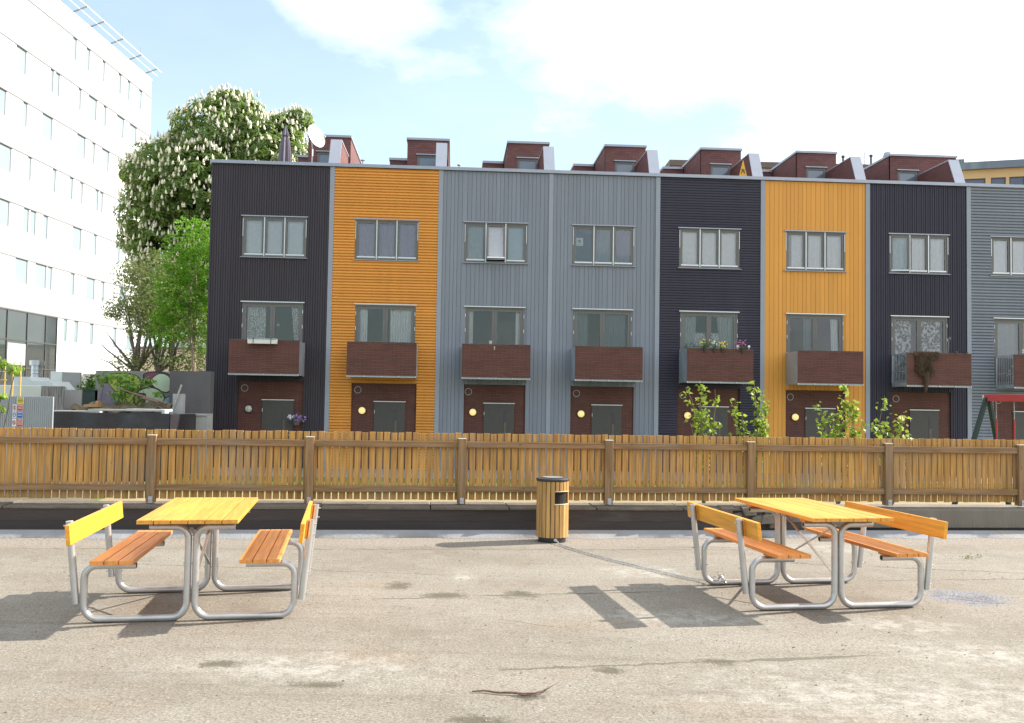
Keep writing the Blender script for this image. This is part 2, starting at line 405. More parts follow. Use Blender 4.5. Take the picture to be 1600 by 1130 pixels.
    bp = nd(nt, 'ShaderNodeBump'); bp.inputs['Strength'].default_value = .55; bp.inputs['Distance'].default_value = .014
    lk(nt, hgt, bp.inputs['Height']); lk(nt, bp.outputs[0], b.inputs['Normal'])
    return m

# yard: a slab whose far edge follows the fence
a, bq = fpt(-60, .02), fpt(60, .02)
MB().prism([(a.x, a.y), (a.x, -45), (bq.x, -45), (bq.x, bq.y)][::-1], -.6, 0, 'z').build('yard_pavement', concrete_ground())
struct(bpy.data.objects['yard_pavement'])

soil = M('bare_soil', (.16, .13, .09), .95, .2, 1.2, .4, 20, dirt=(.09, .11, .04, .7))
MB().box(-1500, 1500, -1500, 1500, GZ - 1.0, GZ - .02).build('ground', soil); struct(bpy.data.objects['ground'])
lawnm = M('lawn_turf', (.10, .155, .032), .9, .25, 2.5, .5, 40, dirt=(.20, .18, .07, .6))
HY, HA = 29.0, .0623
HDv = Vector((math.cos(HA), math.sin(HA), 0)); HN = Vector((-math.sin(HA), math.cos(HA), 0))
def hpt(s, off=0, z=0): p = Vector((0, HY, 0)) + HDv * s - HN * off; return Vector((p.x, p.y, z))
q = [fpt(-7.5, -.25), fpt(40, -.25), hpt(40, 3.1), hpt(-9.6, 3.1)]
MB().prism([(p.x, p.y) for p in q], GZ - .02, GZ + .004, 'z').build('lawn', lawnm); struct(bpy.data.objects['lawn'])
q = [hpt(-9.6, 3.1), hpt(40, 3.1), hpt(40, -.1), hpt(-9.6, -.1)]
MB().prism([(p.x, p.y) for p in q], GZ - .02, GZ + .03, 'z').build('path', M('path_paving', (.30, .29, .28), .85, .12, 3, .2, 50)); struct(bpy.data.objects['path'])

q = [fpt(-7.5, -6.2), fpt(40, -6.2), fpt(40, -10.4), fpt(-7.5, -10.4)]
MB().prism([(p.x, p.y) for p in q], GZ - .02, GZ + .012, 'z').build('gravel_path', M('pale_gravel', (.30, .235, .125), .95, .2, 6, .5, 60)); struct(bpy.data.objects['gravel_path'])
# grass blades on the lawn
n = 15000
s = RNG.uniform(-7, 13, n); t = RNG.beta(1, 1.3, n) * 5.6 + .4; t = np.where(RNG.random(n) < .3, t * .5 + 10.6, t)
bx = np.array([FD.x * a - FN.x * -b_ for a, b_ in zip(s, t)]); by = np.array([FY + FD.y * a + FN.y * b_ for a, b_ in zip(s, t)])
h = RNG.uniform(.08, .2, n); an = RNG.uniform(0, 2 * PI, n); wd = .012
V = np.zeros((n, 3, 3)); V[:, 0] = np.c_[bx - np.cos(an) * wd, by - np.sin(an) * wd, np.full(n, GZ)]
V[:, 1] = np.c_[bx + np.cos(an) * wd, by + np.sin(an) * wd, np.full(n, GZ)]
V[:, 2] = np.c_[bx + RNG.normal(0, .04, n), by + RNG.normal(0, .04, n), GZ + h]
g = npmesh('grass', V.reshape(-1, 3), np.arange(n * 3).reshape(-1, 3), leafmat('grass_blade', (.10, .17, .03), (.26, .28, .08), .4))
tag(g, 'rough green grass growing behind the slatted fence', 'grass', kind='stuff')

# loose grit and crumbs of stone on the yard
n = 3200
gx = RNG.uniform(-5.5, 6.5, n); gy = 4.4 + 6.6 * RNG.beta(1.0, 1.0, n) + gx * .05; rr = .003 + .008 * RNG.random(n) ** 3
D = np.array([(1, 0, 0), (-.5, .8, 0), (-.5, -.8, 0), (.1, .05, .75)])
V = np.stack([np.c_[gx, gy, np.full(n, .001)] + (D[k] * RNG.uniform(.6, 1.4, (n, 3))) * rr[:, None] for k in range(4)], 1).reshape(-1, 3)
F = (np.array([(0, 1, 3), (1, 2, 3), (2, 0, 3)])[None] + (np.arange(n) * 4)[:, None, None]).reshape(-1, 3)
tag(npmesh('grit', V, F, M('grit_stone', (.19, .165, .135), .95, .2, 3, island=.6)), 'loose grit scattered over the concrete yard', 'grit', kind='stuff')

# ------------------------------------------------------------------ low wall under the fence
fr = math.atan2(FD.y, FD.x)
lw = empty('low_wall', fpt(0), FA, 'low dark wall wrapped in black felt carrying the slatted fence', 'wall')
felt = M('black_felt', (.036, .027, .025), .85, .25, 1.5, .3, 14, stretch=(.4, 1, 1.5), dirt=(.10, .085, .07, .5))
felt2 = M('black_felt_faded', (.055, .042, .037), .85, .3, 2.2, .4, 18, stretch=(.45, 1, 2.2), dirt=(.17, .145, .12, .85))
cwm = M('weathered_concrete', (.185, .16, .13), .9, .18, 2.5, .4, 30, stretch=(1.4, 1, .3), dirt=(.085, .075, .06, .8))
stone = M('old_coping', (.15, .122, .095), .95, .3, 4, .9, 25, dirt=(.075, .062, .05, .95))
J = 3.05
m = MB(); m.box(-40, J, -.30, .30, -.55, .300); m.build('wall', felt2, lw)
m = MB(); m.prism([(-.40, -.02), (-.40, .070), (-.335, .085), (-.318, .165), (-.3015, .170), (-.3015, -.02)], -40, J + .9, 'x'); m.build('felt_skirt', felt, lw, smooth=True)
m = MB()
x = -40.0
while x < J - .05:
    L = min(random.uniform(.9, 2.2), J - x); dz = random.uniform(-.007, .006)
    m.box(x, x + L - .012, -.318 + random.uniform(-.012, .014), .26, .302, .338 + dz); x += L
m.build('coping', stone, lw, bevel=.008)
m = MB(); m.box(J + .14, 40, -.31, .30, .095, .325); m.box(J + .14, 40, -.25, .30, -.55, .095); m.build('concrete_beam', cwm, lw, bevel=.012)
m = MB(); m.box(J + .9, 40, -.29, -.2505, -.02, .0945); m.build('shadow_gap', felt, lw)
# broken stone at the joint
m = MB()
for i in range(26):
    c = Vector((J - .75 + RNG.beta(2.2, 2) * 1.15, -.285 + RNG.uniform(-.06, .05), RNG.uniform(.13, .33)))
    r = RNG.uniform(.03, .095)
    vs = []; 
    for sx in (-1, 1):
        for sy in (-1, 1):
            for sz in (-1, 1):
                vs.append(c + Vector((sx * r * RNG.uniform(.7, 1.5), sy * r * RNG.uniform(.5, .9), sz * r * RNG.uniform(.35, .75))))
    m.add(vs, [(0, 1, 3, 2), (4, 6, 7, 5), (0, 4, 5, 1), (2, 3, 7, 6), (0, 2, 6, 4), (1, 5, 7, 3)])
m.build('broken_masonry', stone, lw, bevel=.01)
# sloped felt strip on the yard in front of the wall
m = MB(); N = 260; S0, S1 = -9, 12
vs = []
for i in range(N + 1):
    s_ = S0 + (S1 - S0) * i / N; e = .33 + .04 * math.sin(i * .37) + .03 * math.sin(i * .11 + 1) + RNG.uniform(-.015, .015)
    vs += [fpt(s_, .385, .078), fpt(s_, .44, .050), fpt(s_, e + .18, .0015)]
fs = []
for i in range(N):
    for k in range(2): fs.append((i * 3 + k, i * 3 + k + 1, i * 3 + 4 + k, i * 3 + 3 + k))
m.add(vs, [f[::-1] for f in fs])
o = m.build('drain_strip', M('grey_felt', (.265, .258, .262), .8, .15, 3, .4, 30, dirt=(.30, .26, .21, .8)), smooth=True)
struct(o)

# ------------------------------------------------------------------ fence
fence = empty('slatted_fence', fpt(0), FA, 'long brown timber fence of upright slats in front of the houses', 'fence')
slat = wood('fence_slat', (.49, .262, .078), 2, .7, .20, grey=.40, island=.10, spec=.25)
rail = wood('fence_rail', (.30, .175, .085), 0, .75, .2, grey=.35, island=.1, spec=.25)
post = wood('fence_post', (.31, .185, .09), 2, .75, .2, grey=.3, island=.1, spec=.25)
steel = M('galvanised_steel', (.52, .53, .54), .42, .12, 9, .05, 60, metal=.85)
PS = 1.8103; P0 = -4.215
posts = [P0 + PS * k for k in range(-3, 9)]
for k, sx in enumerate(posts):
    o = MB().box(sx - .05, sx + .05, -.065, .035, .345, 1.125).build('post', post, fence, bevel=.006)
    MB().box(sx - .05, sx + .05, -.065, .035, 1.127, 1.133).build('post_top', M('sunlit_post_top', (.85, .80, .70), .7, .12, 20), o)  # pale top plate: sunlight on the post put into its colour
    m = MB(); m.box(sx - .018, sx + .03, -.073, -.067, .345, .42); m.tube([(sx + .005, -.073, .385), (sx + .005, -.082, .385)], .008, 8); m.build('post_bracket', steel, o)
    if k < len(posts) - 1:
        n1 = posts[k + 1] - .0505; n0 = sx + .0505
        MB().box(n0, n1, -.045, -.002, 1.020 + random.uniform(-.004, .004), 1.094).build('rail', rail, fence, bevel=.004)
        MB().box(n0, n1, -.045, -.002, .482 + random.uniform(-.004, .004), .556).build('rail', rail, fence, bevel=.004)
        m = MB(); npk = 21; pt = PS / npk
        for j in range(npk):
            xc = sx + pt * (j + .5); w = random.uniform(.0695, .0735) / 2; tz = random.uniform(-.006, .006); lean = random.uniform(-.0015, .0015)
            z0, z1 = .388 + random.uniform(-.006, .006), 1.193 + tz
            y0, y1 = .004, .025
            vs = [(xc - w, y0, z0), (xc + w, y0, z0), (xc + w, y1, z0), (xc - w, y1, z0), (xc - w + lean, y0, z1), (xc + w + lean, y0, z1), (xc + w + lean, y1, z1), (xc - w + lean, y1, z1)]
            m.add(vs, [(0, 3, 2, 1), (4, 5, 6, 7), (0, 1, 5, 4), (1, 2, 6, 5), (2, 3, 7, 6), (3, 0, 4, 7)])
        m.build('slat_panel', slat, fence, bevel=.003)

# ------------------------------------------------------------------ picnic tables
plank = wood('orange_stained_plank', (.74, .345, .055), 1, .45, .13, island=.07, spec=.4)
seatw = wood('seat_plank', (.72, .285, .070), 1, .45, .13, island=.07, spec=.4)
alu = M('matt_aluminium_tube', (.56, .55, .54), .36, .10, 7, .06, 90, metal=.7, dirt=(.36, .33, .29, .45))
dark = M('tube_end_shade', (.03, .03, .03), .9, 0)
def arc(cx, cz, r, a0, a1, n=7):
    return [(cx + r * math.cos(math.radians(a0 + (a1 - a0) * i / n)), cz + r * math.sin(math.radians(a0 + (a1 - a0) * i / n))) for i in range(n + 1)]
def picnic_table(loc, rz, label):
    root = empty('picnic_table', loc, rz, label, 'picnic table', 'orange picnic tables on the concrete yard')
    L, Wd, T, S, Vo, hs, Ls = 1.482, .6757, .74, 1.005, .741, .4675, 1.499
    r = .0245
    # top: six boards
    m = MB(); bw = Wd / 6
    for i in range(6):
        x0 = -Wd / 2 + i * bw
        m.box(x0 + .0028, x0 + bw - .0028, -L / 2 + random.uniform(-.002, .002), L / 2, T - .029, T + random.uniform(-.0008, .0008))
    m.build('table_top', plank, root, bevel=.003)
    for u in (-S / 2, S / 2):
        MB().box(-Wd / 2 + .035, Wd / 2 - .035, u - .04, u + .04, T - .052, T - .0295).build('batten', wood('batten', (.60, .25, .05), 0, .5, .1), root, bevel=.003)
    for sg in (-1, 1):
        m = MB(); s0, s1 = .348, .628; bw3 = (s1 - s0) / 3
        for i in range(3):
            x0 = s0 + i * bw3; a_, b_ = sorted((sg * (x0 + .003), sg * (x0 + bw3 - .003)))
            m.box(a_, b_, -Ls / 2 + random.uniform(-.002, .002), Ls / 2, hs - .029, hs + random.uniform(-.0008, .0008))
        seat = m.build('seat', seatw, root, bevel=.003)
        for u in (-S / 2, S / 2):
            a_, b_ = sorted((sg * (s0 + .02), sg * (s1 - .02)))
            MB().box(a_, b_, u - .04, u + .04, hs - .047, hs - .0295).build('batten', wood('batten', (.60, .25, .05), 0, .5, .1), seat, bevel=.003)
        # frame loops, one tube each: table bearer - upright - skid - riser - seat bearer
        for u in (-S / 2, S / 2):
            zt = T - .0525 - r; zs = hs - .0475 - r; R = .085; vi = r + .003
            pth = [(Wd / 2 - .045, zt), (vi + R, zt)] + arc(vi + R, zt - R, R, 90, 180)[1:] + arc(vi + R + .02, r + R + .02, R + .02, 180, 270) \
                + arc(Vo - r - R - .02, r + R + .02, R + .02, 270, 360) + arc(Vo - r - R, zs - R, R, 0, 90) + [(s0 + .025, zs)]
            m = MB(); m.tube([(sg * v, u, z) for v, z in pth], r, 14)
            m.cur = 1
            m.tube([(sg * (pth[0][0] - .002), u, zt), (sg * (pth[0][0] + .0008), u, zt)], r * .8, 12); m.tube([(sg * (s0 + .027), u, zs), (sg * (s0 + .0242), u, zs)], r * .8, 12)  # dark end discs: the shade inside the open tubes as colour
            m.build('frame_loop', [alu, dark], root, smooth=True)
            # back post, leaning out a little
            b0, b1 = Vector((sg * (Vo + r + .002), u, .135)), Vector((sg * (Vo + r + .062), u, .708))
            po = MB().tube([b0, b1], r, 14).build('back_post', alu, root, smooth=True)
            m = MB()
            for z in (.60, .675):
                c = b0.lerp(b1, (z - .135) / .573); m.tube([c + Vector((sg * r * .9, 0, 0)), c + Vector((sg * (r + .016), 0, 0))], .006, 6)
            for z in (.18, .33):
                c = b0.lerp(b1, (z - .135) / .573); m.tube([c - Vector((sg * .075, 0, 0)), c - Vector((sg * .09, 0, 0))], .005, 6); m.tube([c + Vector((sg * r * .9, 0, 0)), c + Vector((sg * (r + .012), 0, 0))], .005, 6)
            m.build('bolt_set', steel, po)
        ln = math.atan2(.06, .573)
        def bk(z, off):      # point on the board's cross-section, off = distance inwards from post axis
            t = (z - .135) / .573
            return sg * (Vo + r + .002 + .06 * t - off)
        m = MB()
        m.prism([(bk(.572, r + .012), .572), (bk(.707, r + .012), .707), (bk(.707, r + .042), .710), (bk(.572, r + .042), .575)][::sg], -Ls / 2, Ls / 2, 'y')
        bk_o = m.build('backrest', wood('backrest_plank', (.86, .37, .040), 1, .45, .12, island=.05, spec=.4), root, bevel=.003)  # orange raised above the other planks to stand for bounced light
        for u in (-S / 2, S / 2):
            m = MB(); m.prism([(bk(.585, r - .004), .585), (bk(.70, r - .004), .70), (bk(.70, r + .0115), .70), (bk(.585, r + .0115), .585)][::sg], u - .03, u + .03, 'y')
            m.build('spacer', wood('batten', (.60, .25, .05), 0, .5, .1), bk_o)
    for sg in (-1, 1):
        m = MB(); m.bar((0.012 * sg, -sg * S / 2, .22), (0.012 * sg, sg * S / 2, .655), .022, .006); m.build('cross_brace', alu, root)
    for u in (-S / 2, S / 2):
        for z in (.2, .4, .6): MB().tube([(-.058, u, z), (.058, u, z)], .004, 6).build('clamp_bolt', steel, root)
    return root
picnic_table((-2.3419, 7.1857, 0), .1741, 'orange picnic table set standing left of the litter bin')
picnic_table((2.511, 7.9052, 0), .1666, 'orange picnic table set with a chain tied to its frame')

# ------------------------------------------------------------------ litter bin, chain, twig
BX, BY = .49, 10.74
lb = empty('litter_bin', (BX, BY, 0), .0, 'round timber clad litter bin with black lid in the middle of the yard', 'litter bin')
black = M('black_steel', (.040, .039, .040), .5, .1, 6, .05, 60)
pale = wood('larch_slat', (.50, .285, .10), 2, .55, .15, island=.14, spec=.3)
MB().lathe([(.155, 0), (.158, .004), (.158, .058), (.14, .06)], 32).build('base', black, lb, smooth=True)
MB().lathe([(.150, .061), (.160, .062), (.160, .675), (.15, .676)], 32).build('drum', black, lb, smooth=True)
m = MB(); NS = 22
hole_a = math.radians(-52)
for k in range(NS):
    a0 = 2 * PI * k / NS; a1 = a0 + 2 * PI / NS * .83; am = (a0 + a1) / 2
    da = (am - hole_a + PI) % (2 * PI) - PI
    spans = [(.058, .688)] if abs(da) > .56 else [(.058, .436), (.578, .688)]
    for z0, z1 in spans:
        R0, R1 = .164, .184
        w0 = [(R1 * math.cos(a), R1 * math.sin(a)) for a in (a0, a1)]; w1 = [(R0 * math.cos(a), R0 * math.sin(a)) for a in (a1, a0)]
        m.prism(w0 + w1, z0, z1, 'z')
m.build('timber_cladding', pale, lb, bevel=.002)
m = MB()
for a in (hole_a,):
    e = []
    for k in range(9): q = a - .57 + 1.14 * k / 8; e.append((math.cos(q), math.sin(q)))
    for k in range(8):
        for z0, z1 in ((.431, .438), (.576, .583)):
            m.prism([(e[k][0] * .165, e[k][1] * .165), (e[k][0] * .188, e[k][1] * .188), (e[k + 1][0] * .188, e[k + 1][1] * .188), (e[k + 1][0] * .165, e[k + 1][1] * .165)], z0, z1, 'z')
m.build('chute_frame', M('raw_edge', (.7, .6, .42), .6, .1), lb)
m = MB()
for k in range(8): m.prism([(e[k][0] * .161, e[k][1] * .161), (e[k][0] * .1625, e[k][1] * .1625), (e[k + 1][0] * .1625, e[k + 1][1] * .1625), (e[k + 1][0] * .161, e[k + 1][1] * .161)], .438, .576, 'z')
m.build('chute_shade_panel', M('chute_shade', (.008, .007, .006), .9, 0), lb)  # solid panel on the drum, black to stand for shade inside the chute
lid = MB().lathe([(.165, .690), (.188, .692), (.190, .697), (.190, .716), (.185, .721), (.06, .726), (.0, .727)], 36).build('lid', black, lb, smooth=True)
MB().lathe([(.0, .728), (.10, .7285), (.115, .7295), (.12, .731), (.118, .732), (.108, .731), (.0, .730)], 24, (0, 0, 0)).build('ash_tray', steel, lid, smooth=True)
MB().lathe([(.0, -.01), (.016, -.008), (.018, .0), (.012, .01), (0, .012)], 12, (.03, -.162, .035), (0, -1, 0)).build('anchor_bolt', M('zinc', (.75, .75, .73), .4, .05), lb, smooth=True)

cp = [Vector(p) for p in ((.525, 10.555, .03), (.56, 10.40, .006), (.72, 10.05, .006), (.93, 9.63, .006), (1.27, 9.08, .006), (1.56, 8.64, .006), (1.70, 8.46, .006), (1.79, 8.365, .022), (1.815, 8.335, .058), (1.85, 8.31, .062))]
def along(pts, step):
    out = [pts[0]]; acc = 0
    for a, b in zip(pts[:-1], pts[1:]):
        d = (b - a).length; t = step - acc
        while t <= d: out.append(a.lerp(b, t / d)); t += step
        acc = (acc + d) % step
    return out
m = MB()
cl = along(cp, .034)
for i in range(len(cl) - 1):
    a, b = cl[i], cl[i + 1]; d = (b - a).normalized(); c = (a + b) / 2 + Vector((random.uniform(-.003, .003), random.uniform(-.003, .003), 0))
    sd_ = d.cross(Vector((0, 0, 1))).normalized(); up = sd_.cross(d)
    tw = math.radians(45 if i % 2 else -45); w_ = sd_ * math.cos(tw) + up * math.sin(tw)
    ring = []
    for k in range(10):
        q = 2 * PI * k / 10; ring.append(c + d * math.cos(q) * .0245 + w_ * math.sin(q) * .0095 + Vector((0, 0, .009)))
    m.tube(ring, .0031, 5, closed=True)
# loop of chain round the skid of the table
for k in range(26):
    q = 2 * PI * k / 13; rr = .040
    c = Vector((1.868 + .016 * math.sin(k * 1.3) + .0016 * k, 8.32 + .02 * math.cos(q) * 0 + math.cos(q) * rr, .045 + math.sin(q) * rr))
    d = Vector((.25, -math.sin(q), math.cos(q))).normalized(); w_ = d.orthogonal().normalized(); w_ = Quaternion(d, (k % 2) * PI / 2) @ w_
    m.tube([c + d * math.cos(2 * PI * j / 8) * .018 + w_ * math.sin(2 * PI * j / 8) * .009 for j in range(8)], .0034, 5, closed=True)
tag(m.build('chain', M('steel_chain', (.60, .60, .60), .4, .15, 20, metal=.8), smooth=True), 'steel chain lying across the concrete from bin to table', 'chain')

tw = [(-.19, 5.155, .008), (-.12, 5.16, .012), (-.05, 5.135, .01), (.03, 5.125, .014), (.09, 5.12, .010), (.15, 5.125, .012), (.20, 5.16, .016), (.235, 5.205, .02), (.268, 5.235, .03)]
m = MB(); m.tube(tw, [.004, .005, .006, .0065, .007, .006, .005, .004, .002], 7); m.tube([tw[3], (.08, 5.095, .012), (.14, 5.10, .008), (.19, 5.13, .01)], [.004, .004, .003, .0015], 6)
m.tube([tw[6], (.23, 5.16, .03)], [.004, .0015], 6)
tag(m.build('twig', M('brown_bark', (.17, .10, .075), .85, .2, 30, .4, 60), smooth=True), 'thin brown twig lying on the concrete in front', 'twig')

# ------------------------------------------------------------------ row houses
SEP = [-9.34, -5.665, -2.305, 1.150, 4.548, 7.932, 11.358, 14.708, 18.12]
UW = [-8.365, -4.930, -1.545, 1.852, 5.240, 8.672, 12.080, 15.450]
LWN = [-8.310, -4.870, -1.490, 1.900, 5.290, 8.715, 12.140, 15.540]
BAL = [-8.440, -4.985, -1.570, 1.842, 5.265, 8.710, 12.150, 15.580]
ENT = [-8.370, -4.934, -1.528, 1.850, 5.220, 8.680, 12.130, 15.510]
DOOR = [-7.634, -4.230, -.854, 2.525, 5.915, 9.354, 12.766, 16.20]
KIND = ['dark_v', 'orange_h', 'grey_v', 'grey_v', 'dark_h', 'orange_v', 'dark_v', 'grey_h']
LAB = ['charcoal row house at the left end, with a white planter on its balcony',
       'orange row house with bold horizontal boards beside the charcoal end house',
       'grey row house with its middle upper window tilted open',
       'grey row house with a paper note in its dark upper window',
       'charcoal row house with flowers along its balcony rail',
       'orange row house clad in upright boards',
       'charcoal row house with a brown hide hung over its balcony',
       'grey ribbed row house at the right edge behind the red swing']
CM = {'dark': M('charcoal_board', (.040, .031, .040), .62, .12, 1.2, .15, 60, island=.10, stretch=(3, 3, .35), dirt=(.062, .055, .062, .5)),
      'navy': M('navy_charcoal_board', (.031, .026, .047), .62, .12, 1.2, .15, 60, island=.10, stretch=(3, 3, .35), dirt=(.055, .05, .064, .5)), 'orange': M('orange_board', (.74, .325, .055), .6, .05, 1.2, .12, 60, island=.06, stretch=(3, 3, .35), dirt=(.60, .26, .06, .45)),
      'grey': M('slate_grey_board', (.225, .240, .285), .62, .06, 1.2, .12, 60, island=.06, stretch=(3, 3, .35), dirt=(.18, .19, .22, .5))}
shell = M('house_shell', (.10, .10, .10), .8, .05)
inside = M('room_plaster', (.30, .28, .26), .9, .03)
trimm = M('light_grey_trim', (.31, .325, .38), .5, .05, 3)
capm = M('zinc_cap', (.36, .37, .42), .38, .08, 2, metal=.5)
framem = M('taupe_frame', (.16, .15, .14), .45, .06)
silver = M('silver_strip', (.62, .62, .62), .3, .05, metal=.7)
brick = brickmat('red_brown_slips', (.150, .058, .042), (.112, .041, .032), (.055, .02, .016), .25, .052)
brickr = brickmat('red_brown_roof_slips', (.185, .076, .068), (.140, .056, .052), (.075, .03, .026), .25, .075)
finm = M('pale_metal_sheet', (.46, .47, .53), .42, .05, 2, metal=.3)
glass = glassmat('window_glass', (.95, .95, .96), 1.4)
glass_up = glassmat('upper_window_glass', (.98, .98, .99), 2.4)
galv = M('galvanised_sheet', (.42, .45, .49), .45, .10, 3, .05, 30, metal=.25, dirt=(.2, .2, .2, .3))
doorm = M('dark_door', (.075, .066, .060), .5, .08)
def holed(mb, x0, x1, z0, z1, y0, y1, ops):
    xs = sorted({x0, x1, *[v for o in ops for v in o[:2]]}); zs = sorted({z0, z1, *[v for o in ops for v in o[2:]]})
    xs = [x for x in xs if x0 <= x <= x1]; zs = [z for z in zs if z0 <= z <= z1]
    for i in range(len(xs) - 1):
        for k in range(len(zs) - 1):
            a, b, c, d = xs[i], xs[i + 1], zs[k], zs[k + 1]; mx, mz = (a + b) / 2, (c + d) / 2
            if any(o[0] < mx < o[1] and o[2] < mz < o[3] for o in ops): continue
            mb.add([(a, y0, c), (b, y0, c), (b, y0, d), (a, y0, d)], [(0, 1, 2, 3)])
            mb.add([(a, y1, c), (b, y1, c), (b, y1, d), (a, y1, d)], [(3, 2, 1, 0)])
    for o in ops:
        a, b, c, d = o
        mb.add([(a, y0, c), (b, y0, c), (b, y1, c), (a, y1, c)], [(0, 1, 2, 3)]); mb.add([(a, y0, d), (b, y0, d), (b, y1, d), (a, y1, d)], [(3, 2, 1, 0)])
        mb.add([(a, y0, c), (a, y1, c), (a, y1, d), (a, y0, d)], [(0, 1, 2, 3)]); mb.add([(b, y0, c), (b, y1, c), (b, y1, d), (b, y0, d)], [(3, 2, 1, 0)])
def cut(a0, a1, holes):
    iv = [(a0, a1)]
    for h0, h1 in holes:
        nv = []
        for p, q in iv:
            if h1 <= p or h0 >= q: nv.append((p, q)); continue
            if h0 > p: nv.append((p, h0))
            if h1 < q: nv.append((h1, q))
        iv = nv
    return [v for v in iv if v[1] - v[0] > .004]
def cladding(kind, x0, x1, z0, z1, ops, rnd):
    m = MB()
    if kind.endswith('_h'):
        pitch = {'orange_h': .0885, 'dark_h': .082, 'grey_h': .098}[kind]; d = {'orange_h': .042, 'dark_h': .022, 'grey_h': .04}[kind]
        z = z0
        while z < z1 - .02:
            zt = min(z + pitch, z1); g = pitch * (.36 if kind != 'dark_h' else .16)
            for a, b in cut(x0, x1, [(o[0], o[1]) for o in ops if o[2] - .004 < (z + zt) / 2 < o[3] + .004]):
                m.prism([(-d, z + g), (-d * .93, zt - g * .35), (-.001, zt), (-.001, z), (-.004, z + g * .3)], a, b, 'x')
            z += pitch
    else:
        x = x0; k = 0
        while x < x1 - .015:
            w = {'dark_v': .074, 'grey_v': rnd.choice((.11, .135, .135, .16)), 'orange_v': rnd.choice((.125, .15))}[kind]
            xe = min(x + w, x1)
            g = .009 if kind == 'dark_v' else .006
            dd = .014 + (.009 if (kind == 'dark_v' and k % 2) else 0) + rnd.uniform(0, .002)
            for a, b in cut(z0, z1, [(o[2], o[3]) for o in ops if o[0] - .004 < (x + xe) / 2 < o[1] + .004]):
                m.prism([(x + g * .5, -.001), (x + g, -dd), (xe - g, -dd), (xe - g * .5, -.001)], a, b, 'z')
            x = xe; k += 1
    return m

def window3(root, x, z0, z1, wdt, opened=None):
    """a row of three casements: frame > sashes, panes, silver covers, lintel, sill"""
    m = MB(); fw = .045; y0, y1 = -.012, .075
    m.box(x, x + fw, y0, y1, z0, z1); m.box(x + wdt - fw, x + wdt, y0, y1, z0, z1); m.box(x + fw, x + wdt - fw, y0, y1, z1 - fw, z1); m.box(x + fw, x + wdt - fw, y0, y1, z0, z0 + fw)
    cw = (wdt - 2 * fw) / 3
    for k in (1, 2): m.box(x + fw + cw * k - .022, x + fw + cw * k + .022, y0, y1, z0 + fw, z1 - fw)
    w = m.build('window', framem, root)
    for k in (1, 2): MB().box(x + fw + cw * k - .016, x + fw + cw * k + .016, -.036, -.0125, z0 + .01, z1 - .012).build('mullion_cover', silver, w)
    MB().box(x + .004, x + .022, -.03, -.0125, z0 + .62, z1 - .06).build('stay', silver, w); MB().box(x + wdt - .022, x + wdt - .004, -.03, -.0125, z0 + .62, z1 - .06).build('stay', silver, w)
    for k in range(3):
        a = x + fw + cw * k + (.024 if k else .002); b = x + fw + cw * (k + 1) - (.024 if k < 2 else .002); c, d = z0 + fw + .002, z1 - fw - .002; s = .058
        m = MB(); p0, p1 = 0, .05
        m.box(a, a + s, p0, p1, c, d); m.box(b - s, b, p0, p1, c, d); m.box(a + s, b - s, p0, p1, d - s, d); m.box(a + s, b - s, p0, p1, c, c + s)
        m.cur = 1; m.box(a + .012, b - .012, -.014, -.001, c + .006, c + .05)
        mg = MB(); mg.box(a + s - .004, b - s + .004, .02, .026, c + s - .004, d - s + .004)
        if opened and opened[0] == k:
            piv = Vector((a, 0, d)) if opened[1] == 'X' else Vector((a, 0, c))
            R = Matrix.Translation(piv) @ Matrix.Rotation(math.radians(opened[2]), 4, opened[1]) @ Matrix.Translation(-piv)
            for q in (m, mg): q.v = [tuple(R @ Vector(v)) for v in q.v]
        m.build('sash', [framem, silver], w); mg.build('pane', glass_up, w)
    MB().box(x - .045, x + wdt + .045, -.06, .0, z1 + .002, z1 + .034).build('lintel', capm, w)
    MB().prism([(-.075, z0 - .034), (-.075, z0 - .014), (.0, z0 - .002), (.0, z0 - .034)], x - .05, x + wdt + .05, 'x').build('sill', capm, w)
    return w

def french(root, x, z0, z1, wdt):
    m = MB(); fw = .05; y0, y1 = -.012, .075
    m.box(x, x + fw, y0, y1, z0, z1); m.box(x + wdt - fw, x + wdt, y0, y1, z0, z1); m.box(x + fw, x + wdt - fw, y0, y1, z1 - fw, z1); m.box(x + fw, x + wdt - fw, y0, y1, z0, z0 + .03)
    w = m.build('balcony_door', framem, root); cx = x + wdt / 2; s = .075
    for a, b in ((x + fw + .002, cx - .002), (cx + .002, x + wdt - fw - .002)):
        c, d = z0 + .032, z1 - fw - .002; m = MB(); p0, p1 = .0, .055
        m.box(a, a + s, p0, p1, c, d); m.box(b - s, b, p0, p1, c, d); m.box(a + s, b - s, p0, p1, d - s, d); m.box(a + s, b - s, p0, p1, c, c + s)
        m.build('leaf_frame', framem, w)
        MB().box(a + s - .004, b - s + .004, .02, .026, c + s - .004, d - s + .004).build('pane', glass, w)
    for xx in (x + .012, x + wdt - .012):
        for zz_ in (z1 - .32, z1 - .78): MB().tube([(xx, -.022, zz_), (xx, -.022, zz_ + .11)], .011, 8).build('hinge', silver, w)
    MB().box(x - .045, x + wdt + .045, -.07, .0, z1 + .002, z1 + .034).build('lintel', silver, w)
    return w

